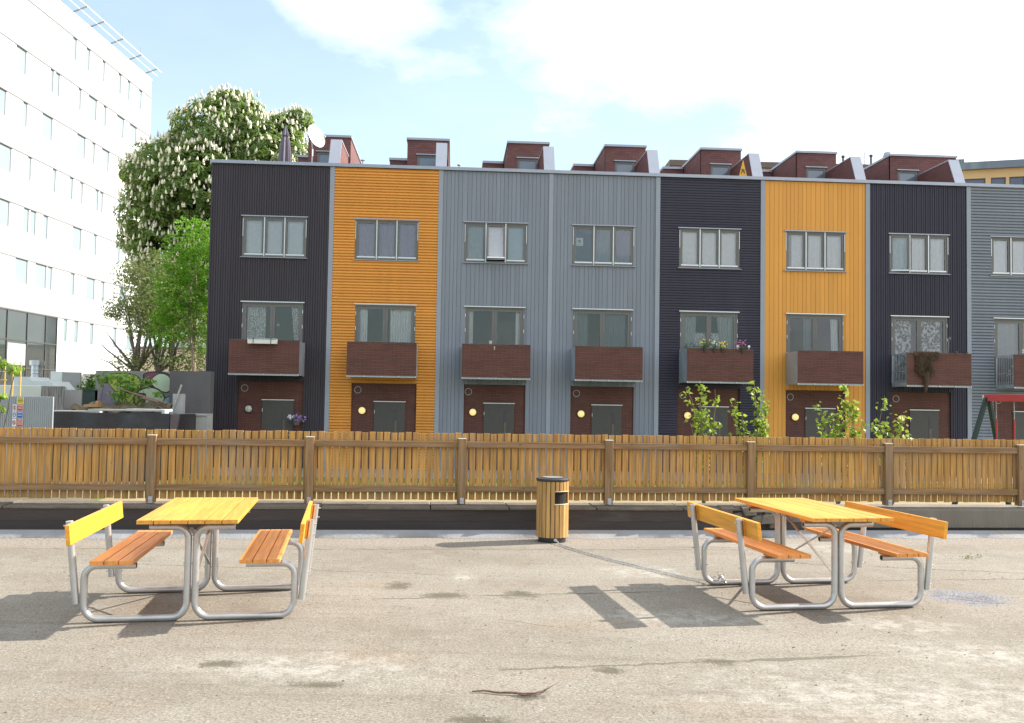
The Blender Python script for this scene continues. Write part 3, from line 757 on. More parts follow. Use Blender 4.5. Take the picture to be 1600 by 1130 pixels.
HOUSES = []
for i in range(8):
    rnd = random.Random(40 + i)
    kind = KIND[i]; xl = SEP[i]; Wd = SEP[i + 1] - xl; cmat = CM['navy' if i in (4, 6) else kind.split('_')[0]]
    root = empty('row_house', hpt(xl), HA, LAB[i], 'house', 'row houses along the lawn'); HOUSES.append(root)
    uo = (UW[i] - xl, UW[i] - xl + 1.95, 5.905, 7.150); lo = (LWN[i] - xl, LWN[i] - xl + 1.85, 2.36, 4.50); eo = (ENT[i] - xl, ENT[i] - xl + 1.99, GZ, 2.09)
    ops = [uo, lo, eo]
    # shell: front wall with its openings, party walls, back, floors, terrace
    m = MB(); holed(m, 0, Wd, GZ - .3, 8.76, 0, .2, ops)
    m.cur = 1
    m.box(0, .1, .2, 8, GZ - .3, 8.72); m.box(Wd - .1, Wd, .2, 8, GZ - .3, 8.72); m.box(.1, Wd - .1, 7.9, 8, GZ - .3, 8.7)
    for z in (GZ - .1, 2.14, 5.2, 8.36): m.box(.1, Wd - .1, .2, 7.9, z, z + .18)
    m.build('wall', [cmat, inside], root)
    e = .073 if i else .055
    cladding(kind, e, Wd - .073, GZ, 8.755, [(o[0] - .004, o[1] + .004, o[2] - .004, o[3] + .004) for o in ops], rnd).build('cladding', cmat, root)
    if i: MB().box(-.070, .070, -.042, .0, GZ, 8.757).build('downpipe_cover', trimm, root)
    else: MB().box(-.004, .052, -.034, .0, GZ, 8.757).build('corner_trim', cmat, root)
    MB().box(0 if i else -.05, Wd, -.085, .24, 8.768, 8.868).build('parapet_cap', capm, root)
    window3(root, uo[0] + .003, uo[2] + .003, uo[3] - .003, 1.944, {2: (1, 'X', -15), 6: (0, 'Z', -9)}.get(i))
    french(root, lo[0] + .003, lo[2] + .003, lo[3] - .003, 1.844)
    # balcony
    bx0 = BAL[i] - xl; bx1 = bx0 + 2.06; bz0, bz1 = 2.28, 3.278; by = -1.0
    m = MB(); m.box(bx0 + .02, bx1 - .02, by + .03, -.04, 2.26, 2.34); m.box(bx0 + .01, bx1 - .01, by + .005, by + .03, 2.235, 2.30)
    b = m.build('balcony', galv, root)
    MB().box(bx0, bx1, by - .022, by, bz0 + .012, bz1).build('front_panel', brick, b)
    MB().box(bx0 - .004, bx1 + .004, by - .03, by + .03, bz1 + .001, bz1 + .016).build('handrail', M('dark_rail', (.12, .10, .10), .5), b)
    for xa in (bx0, bx1 - .03):
        if i < 6:
            m = MB(); m.box(xa + .004, xa + .026, by + .002, -.03, bz0 - .03, bz1 - .012)
            m.box(xa, xa + .03, by + .002, by + .03, bz0 - .04, bz1 - .002); m.box(xa, xa + .03, -.05, -.03, bz0 - .04, bz1)
        else:
            m = MB(); m.box(xa, xa + .03, by + .002, by + .03, bz0 - .04, bz1); m.box(xa, xa + .03, -.05, -.026, bz0 - .04, bz1); m.box(xa, xa + .03, by + .03, -.05, bz1 - .03, bz1); m.box(xa, xa + .03, by + .03, -.05, bz0 - .04, bz0 + .08); m.box(xa + .01, xa + .02, by + .03, -.05, bz0 + .42, bz0 + .44)
            for k in range(9): yy = by + .09 + k * .098; m.box(xa + .008, xa + .022, yy, yy + .018, bz0 + .08, bz1 - .03)
        m.build('side_panel', galv, b)
    for k in range(5):
        xx = bx0 + .015 + (2.03) * k / 4
        MB().tube([(xx, by - .03, 2.262), (xx, by + .004, 2.262)], .019, 8).build('bolt', silver, b)
    # entrance
    ex0, ex1 = eo[0] + .003, eo[1] - .003
    MB().box(ex0, ex1, .055, .19, GZ, 2.086).build('entrance_panel', brick, root)
    dx = DOOR[i] - xl
    m = MB(); m.box(dx, dx + .945, .02, .053, GZ, 1.50)
    d = m.build('front_door', doorm, root)
    MB().box(dx - .02, dx + .965, -.005, .05, 1.505, 1.53).build('lintel', silver, d)
    MB().box(dx + .625, dx + .71, .012, .0195, .2, 1.30).build('glass_slit', M('slit_glass', (.06, .06, .075), .25, 0), d)
    MB().box(dx + .632, dx + .703, .0095, .0118, .2, .93).build('slit_film', M('slit_film', (.13, .10, .075), .4), d)
    MB().tube([(dx + .86, .01, .45), (dx + .86, -.04, .45), (dx + .76, -.04, .45)], .011, 8).build('handle', silver, d)
    MB().box(dx + .004, dx + .02, .005, .0195, 1.15, 1.25).build('hinge', silver, d)
    # round wall lamp and vent ring
    lx = ENT[i] - xl + .335
    if i == 0 and 'lamp_off' not in _mats:
        M('lamp_off', (.62, .60, .50), .35, .03)
        mm, n2, b2, o2 = new_mat('lamp_lit'); b2.inputs['Base Color'].default_value = (.72, .60, .30, 1); b2.inputs['Emission Color'].default_value = (1, .74, .26, 1); b2.inputs['Emission Strength'].default_value = .34; b2.inputs['Roughness'].default_value = .35; _mats['lamp_lit'] = mm
    if i < 7:
        l_ = MB().lathe([(.125, 0), (.128, .02), (.118, .05), (.108, .052)], 24, (lx, .0545, 1.23), (0, -1, 0)).build('wall_lamp', M('black_lamp_base', (.03, .03, .03), .4), root, smooth=True)
        MB().lathe([(.106, .0), (.106, .03), (.085, .065), (.045, .083), (0, .088)], 24, (lx, .0025, 1.23), (0, -1, 0)).build('lamp_shade', _mats['lamp_off' if i == 0 else 'lamp_lit'], l_, smooth=True)
    vx = ENT[i] - xl + .19
    v_ = MB().lathe([(.092, 0), (.092, .012), (.108, .014), (.108, 0)], 28, (vx, .0545, 1.865), (0, -1, 0)).build('vent_ring', M('vent_ring', (.42, .42, .42), .4), root, smooth=True)
    MB().lathe([(.0905, 0), (.0905, .006), (0, .007)], 28, (vx, .0545, 1.865), (0, -1, 0)).build('vent_cover', brick, v_)
    # on the roof: brick stair house, party wall with a sloped metal face, block behind
    xr = Wd
    pw0, pw1 = (xr - 1.23, xr + .19) if i != 6 else (xr - 1.2, xr + 1.22)
    if i < 7:
        wx0, wx1 = (xr - .89, xr - .19) if i != 6 else (xr - .92, xr - .2)
        if i == 0: wx0, wx1 = xr - .93, xr - .35
        m = MB(); holed(m, pw0, pw1, 8.5, 10.50, 2.9, 3.0, [(wx0, wx1, 9.2, 9.985)]); m.box(pw0, pw1, 3.0, 7.0, 8.5, 10.5)
        ph = m.build('stair_house', brickr, root)
        MB().box(pw0 - .03, pw1 + .03, 2.85, 7.03, 10.503, 10.578).build('roof_cap', capm, ph)
        m = MB(); s = .07
        m.box(wx0, wx0 + s, 2.91, 2.96, 9.2, 9.985); m.box(wx1 - s, wx1, 2.91, 2.96, 9.2, 9.985); m.box(wx0 + s, wx1 - s, 2.91, 2.96, 9.91, 9.985); m.cur = 1; m.box(wx0 + s, wx1 - s, 2.935, 2.945, 9.2, 9.91)
        m.build('window', [framem, M('roof_pane', (.16, .19, .24), .05, .02, spec=.9)], ph)
        MB().box(wx0 - .04, wx1 + .04, 2.84, 2.9, 9.99, 10.025).build('lintel', capm, ph)
        fa, fb = xr - .185, xr + .145
        m = MB(); m.prism([(.36, 8.5), (.40, 8.9), (.85, 9.82), (2.845, 9.82), (2.845, 8.5)], fa + .012, fb - .012, 'x')
        fn = m.build('party_wall', brickr, root)
        MB().prism([(.335, 8.5), (.375, 8.9), (.84, 9.862), (2.845, 9.862), (2.845, 9.825), (.86, 9.825), (.398, 8.895), (.358, 8.5)], fa - .01, fb + .01, 'x').build('metal_face', finm, fn)
        rb = MB().box(xr - 2.0, xr - 1.25, 5.4, 7.8, 8.5, 10.42).build('rear_block', brickr, root)
        MB().box(xr - 2.03, xr - 1.25, 5.36, 7.84, 10.423, 10.51).build('roof_cap', capm, rb)

# things on, in and around the houses ------------------------------------------------
def at_house(o, i): o.location = hpt(SEP[i]); o.rotation_euler = (0, 0, HA); return o
def curtain(i, x0, x1, z0, z1, mat, label, folds=9, amp=.02, tie=None, y=.115, cat='curtain', group='curtains in the windows of the row'):
    """hung cloth: a wavy closed sheet; tie=(x at the foot) gathers it to one side"""
    n = 60; m = MB(); ph = i * 1.7 + x0
    vs = []; rows = 8
    for r in range(rows + 1):
        v = r / rows; z = z1 + (z0 - z1) * v
        a0, a1 = x0, x1
        if tie is not None:
            k = v ** 1.4; a0 = x0 + (tie[0] - x0) * k; a1 = x1 + (tie[1] - x1) * k
        for k in range(n + 1):
            u = k / n; vs.append((a0 + (a1 - a0) * u - SEP[i], y + amp * math.sin(u * folds * 2 * PI + ph + .5 * math.sin(3 * u)) * (.7 + .3 * v) * (.75 if amp > .02 else 1), z))
    N = len(vs); bk = [(a, b + .004, c) for a, b, c in vs]
    fs = []; w = n + 1
    for r in range(rows):
        for k in range(n):
            f = (r * w + k, (r + 1) * w + k, (r + 1) * w + k + 1, r * w + k + 1); fs.append(f); fs.append(tuple(q + N for q in f[::-1]))
    m.add(vs + bk, fs)
    o = m.build('curtain' if cat == 'curtain' else 'roller_blind', mat, smooth=True); at_house(o, i)
    return tag(o, label, cat, group)
whiteb = clothmat('white_blind', (.87, .90, .88)); palec = clothmat('pale_curtain', (.84, .87, .86)); purple = clothmat('mauve_curtain', (.36, .24, .34)); navy = clothmat('navy_curtain', (.06, .075, .17))
lace = clothmat('lace', (.82, .84, .82), lace=34); sheer = clothmat('sheer_curtain', (.62, .68, .68), sheer=.45); stripe = clothmat('grey_stripe', (.20, .24, .28)); leafy = clothmat('leaf_print', (.80, .82, .82), pattern=(.05, .05, .06)); paleblue = clothmat('pale_blue_blind', (.62, .72, .78))
U = lambda i, f: UW[i] + 1.95 * f
Lw = lambda i, f: LWN[i] + 1.85 * f
CB = 'blinds in the upper windows of the row'
curtain(0, U(0, .03), U(0, .97), 5.92, 7.12, whiteb, 'white blind filling the upper window of the charcoal end house', 3, .006, cat='blind', group=CB)
curtain(1, U(1, .03), U(1, .97), 5.92, 7.12, purple, 'mauve curtain filling the upper window of the board-clad orange house', 7, .03)
curtain(2, U(2, .03), U(2, .34), 5.92, 7.12, sheer, 'sheer curtain in the left third of the tilted-open upper window', 4, .015)
curtain(2, U(2, .66), U(2, .97), 5.92, 7.12, paleblue, 'pale blind in the right third of the tilted-open upper window', 2, .005, cat='blind', group=CB)
curtain(2, U(2, .355), U(2, .645), 6.02, 7.10, clothmat('sky_reflection_sheet', (.80, .82, .93)), 'bright lavender sheet added for the sky reflection in the tilted-open middle casement', 2, .004, cat='blind', group=CB)  # added sheet: sky reflected in the tilted pane, put into its colour
curtain(3, U(3, .66), U(3, .97), 5.92, 7.12, navy, 'navy curtain in the right third of the window with the note', 5, .02)
curtain(3, U(3, .36), U(3, .64), 5.92, 7.12, stripe, 'grey curtain in the middle third of the window with the note', 5, .02)
curtain(4, U(4, .03), U(4, .97), 5.92, 7.12, whiteb, 'white blind in the upper window above the flowered balcony', 3, .006, cat='blind', group=CB)
curtain(5, U(5, .12), U(5, .97), 5.92, 7.12, palec, 'pale curtain in the upper window of the upright-boarded orange house', 11, .02)
curtain(6, U(6, .03), U(6, .97), 5.92, 7.12, palec, 'pale curtain in the upper window above the brown hide', 13, .028)
curtain(7, U(7, .03), U(7, .97), 5.92, 7.12, palec, 'pale curtain in the upper window at the right edge of the row', 9, .02)
curtain(0, Lw(0, .08), Lw(0, .38), 2.4, 4.46, lace, 'white lace curtain behind the left leaf above the white planter', 7, .03)
curtain(0, Lw(0, .80), Lw(0, .97), 2.4, 4.46, lace, 'white lace curtain gathered aside at right above the white planter', 5, .03, tie=(Lw(0, .93), Lw(0, .97)))
curtain(1, Lw(1, .04), Lw(1, .20), 2.4, 4.46, palec, 'narrow pale curtain left in the orange board-clad house door', 4, .03)
curtain(1, Lw(1, .58), Lw(1, .97), 2.4, 4.46, palec, 'wide pale curtain right in the orange board-clad house door', 9, .03)
curtain(2, Lw(2, .06), Lw(2, .14), 2.4, 4.46, palec, 'pale strip of curtain at left below the tilted-open window', 2, .02)
curtain(2, Lw(2, .86), Lw(2, .94), 2.4, 4.46, palec, 'pale strip of curtain at right below the tilted-open window', 2, .02)
curtain(3, Lw(3, .05), Lw(3, .26), 2.4, 4.46, stripe, 'grey curtain at left in the balcony door below the note', 5, .03)
curtain(3, Lw(3, .54), Lw(3, .90), 2.4, 4.46, stripe, 'grey folded curtain at right in the balcony door below the note', 9, .03)
curtain(4, Lw(4, .04), Lw(4, .30), 2.4, 4.46, sheer, 'sheer curtain at left behind the flowered balcony', 6, .03, tie=(Lw(4, .04), Lw(4, .2)))
curtain(4, Lw(4, .66), Lw(4, .97), 2.4, 4.46, sheer, 'sheer curtain at right behind the flowered balcony', 6, .03, tie=(Lw(4, .8), Lw(4, .97)))
curtain(4, Lw(4, .10), Lw(4, .92), 3.25, 3.85, lace, 'half height lace curtain behind the flowered balcony', 12, .012, y=.165)
curtain(5, Lw(5, .80), Lw(5, .92), 2.4, 4.46, palec, 'pale curtain at right behind the upright-boarded orange balcony', 3, .03, tie=(Lw(5, .84), Lw(5, .97)))
curtain(5, Lw(5, .32), Lw(5, .50), 2.4, 4.46, stripe, 'grey curtain by the middle of the upright-boarded orange balcony door', 3, .03)
curtain(6, Lw(6, .03), Lw(6, .38), 2.4, 4.46, leafy, 'leaf print curtain at left above the brown hide', 6, .02)
curtain(6, Lw(6, .54), Lw(6, .90), 2.4, 4.46, leafy, 'leaf print curtain at right above the brown hide', 6, .02)
curtain(7, Lw(7, .03), Lw(7, .97), 2.4, 4.46, sheer, 'sheer grey curtain behind the balcony at the right edge', 9, .03)

pap = M('white_paper', (.72, .74, .70), .8, .04)
o = MB().box(U(3, .05) - SEP[3], U(3, .05) - SEP[3] + .24, .06, .064, 6.52, 6.77)
o.cur = 1; o.lathe([(.0, 0), (.05, .001), (.05, .003), (0, .004)], 14, (U(3, .05) - SEP[3] + .12, .0595, 6.66), (0, -1, 0)); o.box(U(3, .05) - SEP[3] + .06, U(3, .05) - SEP[3] + .18, .0575, .0598, 6.56, 6.575)
tag(at_house(o.build('paper_note', [pap, M('green_ink', (.12, .22, .12), .8)]), 3), 'white paper note stuck inside the dark upper window', 'note')
o = MB().lathe([(0, -.05), (.035, -.035), (.05, 0), (.035, .035), (0, .05)], 14, (Lw(0, .56) - SEP[0], .35, 3.84))
tag(at_house(o.build('hanging_lamp', M('white_globe', (.9, .9, .86), .3), smooth=True), 0), 'small white globe lamp seen inside the dark balcony door', 'lamp')

# white planter clipped on the end house's balcony
x0, x1 = -7.86 - SEP[0], -7.01 - SEP[0]
pl = empty('planter_box', hpt(SEP[0], 0), HA, 'white planter box clipped on the front of the charcoal end balcony', 'planter')
MB().prism([(-1.24, 3.315), (-1.07, 3.315), (-1.09, 3.16), (-1.22, 3.16)], x0, x1, 'x').build('trough', M('white_plastic', (.80, .80, .77), .4, .03), pl, bevel=.01)
m = MB()
for xx in (x0 + .17, x1 - .17): m.tube([(xx, -1.245, 3.16), (xx, -1.245, 3.33), (xx, -1.03, 3.33), (xx, -.96, 3.25)], .009, 6)
m.tube([(x0 + .02, -1.247, 3.30), (x1 - .02, -1.247, 3.30)], .007, 6); m.build('hanger', black, pl, smooth=True)

def diamonds(C, N, size, asp=.5, rng=RNG, fold=.15, jit=.35):
    """leaf-sized quads: C centres, N preferred normals"""
    n = len(C); N = N + rng.normal(0, jit, (n, 3)); N /= np.linalg.norm(N, axis=1)[:, None] + 1e-9
    T = np.cross(N, rng.normal(0, 1, (n, 3))); T /= np.linalg.norm(T, axis=1)[:, None] + 1e-9
    B = np.cross(N, T); s = (size * rng.uniform(.65, 1.3, n))[:, None]
    V = np.stack([C - T * s * .5, C + B * s * asp * .5 + N * s * fold * .5, C + T * s * .5 - N * s * fold * .4, C - B * s * asp * .5 + N * s * fold * .5], 1)
    return V.reshape(-1, 3), np.arange(4 * n).reshape(-1, 4)

def potted(name, i, x, z, label, cat, col, rr=.10, hh=.16, n=70, fl=16, pot=None, y=-1.02, group=None):
    r = empty(name, hpt(x, -y, z), HA, label, cat, group)
    if pot: MB().lathe([(.045, -.12), (.065, -.01), (.07, 0), (.06, .0), (0, -.01)], 14).build('pot', pot, r, smooth=True)
    C = RNG.normal(0, 1, (n, 3)) * np.array([rr * .6, rr * .45, hh * .4]) + np.array([0, 0, hh * .45])
    V, F = diamonds(C, C - np.array([0, 0, -.05]), .06, .5); npmesh('foliage', V, F, leafmat('pot_leaf', (.05, .11, .03), (.14, .24, .05), .3), r)
    if fl:
        C = RNG.normal(0, 1, (fl, 3)) * np.array([rr * .6, rr * .45, hh * .3]) + np.array([0, -.02, hh * .75])
        V, F = diamonds(C, np.tile(np.array([0, -1., .6]), (fl, 1)), .055, .9); npmesh('blossom', V, F, col, r)
    return r
yel = M('yellow_petal', (.75, .55, .08), .6); pink = M('pink_petal', (.62, .12, .40), .6); whitep = M('white_petal', (.8, .8, .78), .6); violet = M('violet_petal', (.30, .17, .42), .6)
terr = M('dark_pot', (.06, .05, .05), .6)
G4 = 'flowers on the charcoal house balcony'
potted('potted_plant', 4, 5.82, 3.30, 'green bushy plant with yellow blooms, leftmost on the flowered balcony', 'plant', yel, .15, .20, 120, 10, terr, group=G4)
potted('potted_plant', 4, 6.10, 3.30, 'green plant with small white blooms on the flowered balcony', 'plant', whitep, .10, .18, 80, 10, terr, group=G4)
potted('potted_plant', 4, 6.36, 3.30, 'yellow flowering plant in the middle of the flowered balcony', 'plant', yel, .14, .15, 60, 34, terr, group=G4)
potted('potted_plant', 4, 6.98, 3.30, 'pink flowering plant on the right of the flowered balcony', 'plant', pink, .12, .20, 60, 22, terr, group=G4)
for x, lb_ in ((6.83, 'white ball ornament left of the pink flowers'), (7.18, 'white ball ornament right of the pink flowers')):
    o = MB().lathe([(0, -.045), (.03, -.033), (.045, 0), (.03, .033), (0, .045)], 14).tube([(0, 0, -.1), (0, 0, -.04)], .008, 6).build('ball_ornament', whitep, smooth=True)
    o.location = hpt(x, 1.02, 3.37); tag(o, lb_, 'ornament', G4)
potted('flower_pot', 7, 16.05, 3.30, 'white flowering pot plant on the balcony at the right edge', 'plant', whitep, .14, .18, 80, 26, terr)
potted('green_plant', 7, 15.80, 2.42, 'leafy green plant standing inside the barred balcony at the right edge', 'plant', whitep, .2, .5, 120, 8, terr, y=-.5)

# hanging basket by the left door
hb = empty('hanging_basket', hpt(-6.56, .16, .92), HA, 'hanging basket of violet flowers beside the charcoal end house door', 'flower basket')
MB().lathe([(.09, -.16), (.125, -.02), (.13, 0), (.11, 0), (0, -.02)], 16).build('basket', M('wicker', (.16, .12, .09), .9, .2, 40, .6, 90), hb, smooth=True)
m = MB()
for k in range(3): q = 2 * PI * k / 3; m.tube([(.12 * math.cos(q), .12 * math.sin(q), 0), (0, 0, .36)], .004, 5)
m.tube([(0, .1, .42), (0, 0, .42), (0, 0, .35)], .008, 6); m.build('hanger', black, hb)
C = RNG.normal(0, 1, (150, 3)) * np.array([.11, .07, .05]) + np.array([0, 0, .03]); V, F = diamonds(C, C, .06, .6); npmesh('foliage', V, F, leafmat('pot_leaf', (), ()), hb)
C = RNG.normal(0, 1, (110, 3)) * np.array([.12, .07, .05]) + np.array([0, -.05, .06]); V, F = diamonds(C, np.tile(np.array([0, -1., .4]), (110, 1)), .055, .9); npmesh('blossom', V, F, violet, hb)
C = RNG.normal(0, 1, (30, 3)) * np.array([.04, .05, .03]) + np.array([-.15, -.05, .08]); V, F = diamonds(C, np.tile(np.array([0, -1., .4]), (30, 1)), .055, .9); npmesh('blossom', V, F, whitep, hb)

# brown hide over the balcony: a draped shaggy sheet with fringe of hair
m = MB(); nx, nz = 26, 26; vs = []
cx = 12.72
for r in range(nz + 1):
    v = r / nz; z = 3.33 - .72 * v
    half = .36 * (1 - .25 * math.sin(v * 3.0)) * (1.05 if v < .75 else 1.05 - (v - .75) * 2.4) * (1 + .12 * math.sin(9 * v))
    for k in range(nx + 1):
        u = k / nx * 2 - 1
        vs.append((cx + u * half + .05 * math.sin(7 * v + 1) - SEP[6], -1.045 - .03 * math.cos(u * 5 + v * 4) - .03 * abs(math.sin(3 * u)) - (.0 if r else -.05), z + .05 * math.sin(u * 9) * (v ** 3)))
N = len(vs); w = nx + 1; fs = []
for r in range(nz):
    for k in range(nx): fs.append((r * w + k, (r + 1) * w + k, (r + 1) * w + k + 1, r * w + k + 1))
bk = [(a, b + .012, c) for a, b, c in vs]
m.add(vs + bk, fs + [tuple(q + N for q in f[::-1]) for f in fs])
m.tube([(cx - SEP[6] + .02, -1.06, 2.7), (cx - SEP[6] + .03, -1.07, 2.35), (cx - SEP[6] - .01, -1.07, 2.06)], [.10, .075, .03], 8)
hide = at_house(m.build('animal_hide', M('brown_fur', (.075, .042, .026), .95, .35, 5, .6, 60, dirt=(.26, .15, .07, .75)), smooth=True), 6)
tag(hide, 'shaggy brown animal hide hung over the charcoal house balcony', 'hide')
idx = RNG.integers(0, N, 2600); C = np.array([vs[k] for k in idx]) + RNG.normal(0, .012, (2600, 3))
D = np.c_[RNG.normal(0, .35, 2600), -.5 + RNG.normal(0, .2, 2600), -1 + RNG.normal(0, .3, 2600)]; D /= np.linalg.norm(D, axis=1)[:, None]
ln = RNG.uniform(.05, .12, 2600)[:, None]; sd_ = np.c_[np.full(2600, .006), np.zeros(2600), np.zeros(2600)]
V = np.stack([C - sd_, C + sd_, C + D * ln], 1).reshape(-1, 3)
hr = npmesh('hair', V, np.arange(7800).reshape(-1, 3), M('fur_hair', (.10, .058, .034), .9, .4, 4, island=.5, dirt=(.30, .18, .08, .7)), hide); tag(hr, kind='stuff')
o = MB().tube([hpt(13.50, .85, 2.35), hpt(13.58, .85, 3.78), hpt(13.62, .85, 3.80)], .009, 6).tube([hpt(13.62, .85, 3.72), hpt(13.64, .85, 3.80)], .009, 6).build('broom_stick', M('grey_stick', (.34, .30, .30), .7))
tag(o, 'thin stick leaning up behind the rail right of the hide', 'stick')
for x, lb_ in ((13.72, 'small dark jar on the rail just right of the stick'), (14.02, 'small dark dish on the rail at its right end')):
    o = MB().lathe([(.0, 0), (.05, .0), (.06, .04), (.03, .06), (0, .06)] if x < 13.9 else [(0, 0), (.05, 0), (.09, .035), (.0, .02)], 14).build('rail_jar' if x < 13.9 else 'rail_dish', M('dark_glaze', (.08, .07, .075), .3), smooth=True); o.location = hpt(x, 1.01, 3.295); tag(o, lb_, 'pot')
o = MB().lathe([(.035, 0), (.05, .06), (.05, .09), (.03, .1)], 14).build('rail_pot', M('pale_clay', (.6, .45, .36), .7), smooth=True); o.location = hpt(-.72, 1.0, 3.295); tag(o, 'small pale pot on the rail of the grey balcony', 'pot')
o = MB().box(-.012, .012, -.004, .004, -.05, .05).box(-.03, .03, -.004, .004, .03, .045).build('thermometer', M('pale_enamel', (.6, .55, .5), .5)); o.location = hpt(-.60, 1.03, 3.17); o.rotation_euler = (0, 0, HA); tag(o, 'tiny pale thermometer on the brown front of a grey house balcony', 'thermometer')

# roof things
ps = empty('folded_parasol', hpt(-7.42, -1.5, 8.5), HA, 'tall folded mauve parasol standing on the end house roof', 'parasol')
MB().tube([(0, 0, 0), (0, 0, 1.98)], .022, 8).build('pole', black, ps)
m = MB(); vs = []; nn = 48; rows = [(.60, .185), (.9, .175), (1.2, .150), (1.5, .115), (1.58, .085), (1.62, .11), (1.7, .085), (1.9, .03)]
for z, r in rows:
    for k in range(nn): q = 2 * PI * k / nn; rr = r * (1 + .22 * math.cos(8 * q) + .05 * math.sin(3 * q)); vs.append((rr * math.cos(q), rr * math.sin(q), z))
fs = [(i * nn + k, i * nn + (k + 1) % nn, (i + 1) * nn + (k + 1) % nn, (i + 1) * nn + k) for i in range(len(rows) - 1) for k in range(nn)]
m.add(vs, fs + [tuple(range(nn))[::-1], tuple(range((len(rows) - 1) * nn, len(rows) * nn))]); m.build('canopy', M('mauve_canvas', (.17, .145, .185), .85, .12, 8, .2, 60), ps, smooth=True)
m = MB(); m.lathe([(.10, 1.575), (.112, 1.59), (.10, 1.605)], 20); m.build('tie_band', black, ps); MB().lathe([(.03, 1.88), (.02, 1.96), (0, 2.0)], 10).build('finial', black, ps)

sdn = empty('satellite_dish', hpt(-6.34, -.45, 9.80), HA, 'white satellite dish on the roof of the charcoal end house', 'satellite dish')
nrm = Vector((-.80, -.55, .24)).normalized(); nrm.x = abs(nrm.x)
white = M('white_enamel', (.62, .62, .62), .4, .04)
MB().lathe([(0, 0), (.12, .012), (.25, .05), (.37, .115), (.375, .118), (.37, .105), (.25, .036), (.12, -.004), (0, -.016)], 36, (0, 0, 0), tuple(nrm)).build('reflector', white, sdn, smooth=True)
t = nrm.orthogonal(); dn = (Vector((0, 0, -1)) + nrm * nrm.z).normalized(); f = nrm * .46 + dn * .17
m = MB(); m.tube([dn * .36 + nrm * .10, f], .012, 6); m.tube([f - nrm * .01, f + Vector((-.05, .02, .03))], .035, 10); m.build('feed_arm', white, sdn, smooth=True)
m = MB(); m.tube([-nrm * .02, -nrm * .1, Vector((-.05, .1, -.3)), Vector((-.05, .1, -1.28))], .022, 8); m.build('mast', steel, sdn, smooth=True)

wsn = empty('triangle_sign', hpt(7.46, -.55, 8.5), HA, 'small orange triangular warning sign on the roof edge', 'sign')
MB().prism([(-.13, .52), (.13, .52), (.0, 1.06)], -.008, .008, 'y').build('plate', M('sign_orange', (.80, .40, .03), .5, .05), wsn)
m = MB(); m.bar((-.05, -.011, .60), (-.02, -.011, .75), .028, .004, (0, 1, 0)); m.bar((.05, -.011, .60), (.02, -.011, .75), .028, .004, (0, 1, 0)); m.bar((-.05, -.0115, .75), (.05, -.0115, .62), .024, .004, (0, 1, 0)); m.build('symbol', black, wsn)
MB().tube([(0, .03, 0), (0, .03, .9)], .018, 8).build('post', steel, wsn)
GP = 'vent pipes on the row roofs'
for s_, of, z, lb_ in ((-5.02, -2.6, 9.72, 'thin roof vent pipe left above the board-clad orange house'), (-1.75, -2.6, 9.66, 'thin roof vent pipe above the grey house with tilted window'),):
    o = MB().lathe([(.022, 0), (.022, z - 8.58), (.07, z - 8.57), (.07, z - 8.54), (0, z - 8.52)], 12).build('vent_pipe', steel, smooth=True); o.location = hpt(s_, of, 8.5); tag(o, lb_, 'vent pipe', GP)
o = MB().lathe([(.17, 0), (.17, .20), (.19, .21), (.14, .40), (0, .40)], 16).build('roof_cowl', finm, smooth=True); o.location = hpt(14.05, -4.2, 10.58); tag(o, 'pale round vent cowl on top of the widest brown roof box', 'vent')

# ------------------------------------------------------------------ white office building on the left
OA = math.atan2(.9998, .0195)
ob = empty('office_building', (-30.08, 50, 0), OA, 'tall white office building with window bands on the left', 'building')
wpanel = M('white_cladding', (.72, .73, .74), .45, .03, .6, dirt=(.52, .54, .57, .5))
bandm = M('grey_joint', (.27, .27, .28), .6, .05)
opane = M('office_pane', (.24, .30, .32), .06, .12, .5, spec=.9)
oframe = M('office_frame', (.50, .52, .53), .4, .05)
LV = [25.70, 22.55, 19.42, 16.24, 13.02, 9.84, 6.66]
OW = [[(61.7, 62.3), (63.6, 64.2), (66.0, 66.5), (68.62, 69.19), (70.17, 70.71), (72.28, 72.92)],
      [(52, 52.6), (55, 56.2), (58.97, 59.47), (59.67, 60.24), (62.68, 63.16), (64.18, 65.47), (66.4, 66.95), (68.62, 69.9), (70.85, 72.17)],
      [(53.0, 54.2), (55.96, 56.52), (58.22, 59.53), (62.73, 63.99), (64.91, 65.42), (66.41, 67.63), (69.4, 69.81), (71.2, 72.4)],
      [(53.6, 54.99), (56.74, 57.2), (59.7, 60.21), (61.92, 62.47), (63.37, 63.88), (65.61, 66.19), (66.35, 66.91), (69.37, 69.82), (71.58, 72.02)],
      [(53.8, 55.0), (56.49, 57.16), (57.26, 57.96), (58.76, 59.42), (62.59, 63.88), (65.59, 66.14), (69.24, 69.93), (72, 72.9)],
      [(52.5, 53.4), (55.78, 57.24), (58.06, 59.47), (59.57, 60.17), (62.56, 63.14), (64.78, 66.08), (66.98, 67.58), (70, 71.2)],
      [(61.86, 62.37), (63.26, 63.89), (65.52, 66.12), (69.21, 69.82), (71.49, 72.82)]]
ops = []
for z, row in zip(LV, OW):
    for a, b in row: ops.append((a - 50, b - 50, z - 1.60, z - .055))
m = MB(); holed(m, -20, 24.62, -.7, 27.12, 0, .3, ops); m.box(-20, 24.62, 12, 12.3, -.7, 27.1); m.box(24.32, 24.62, .3, 12, -.7, 27.1); m.box(-20, -19.7, .3, 12, -.7, 27.1)
for z in LV: m.box(-19.7, 24.3, .3, 12, z + .3, z + .6)
m.box(-20, 24.7, -.06, 12.3, 27.125, 27.2)
m.build('wall', wpanel, ob)
m = MB()
for z in LV: m.box(-20, 24.64, -.05, -.002, z - .075, z + .06)
m.build('storey_joint', bandm, ob)
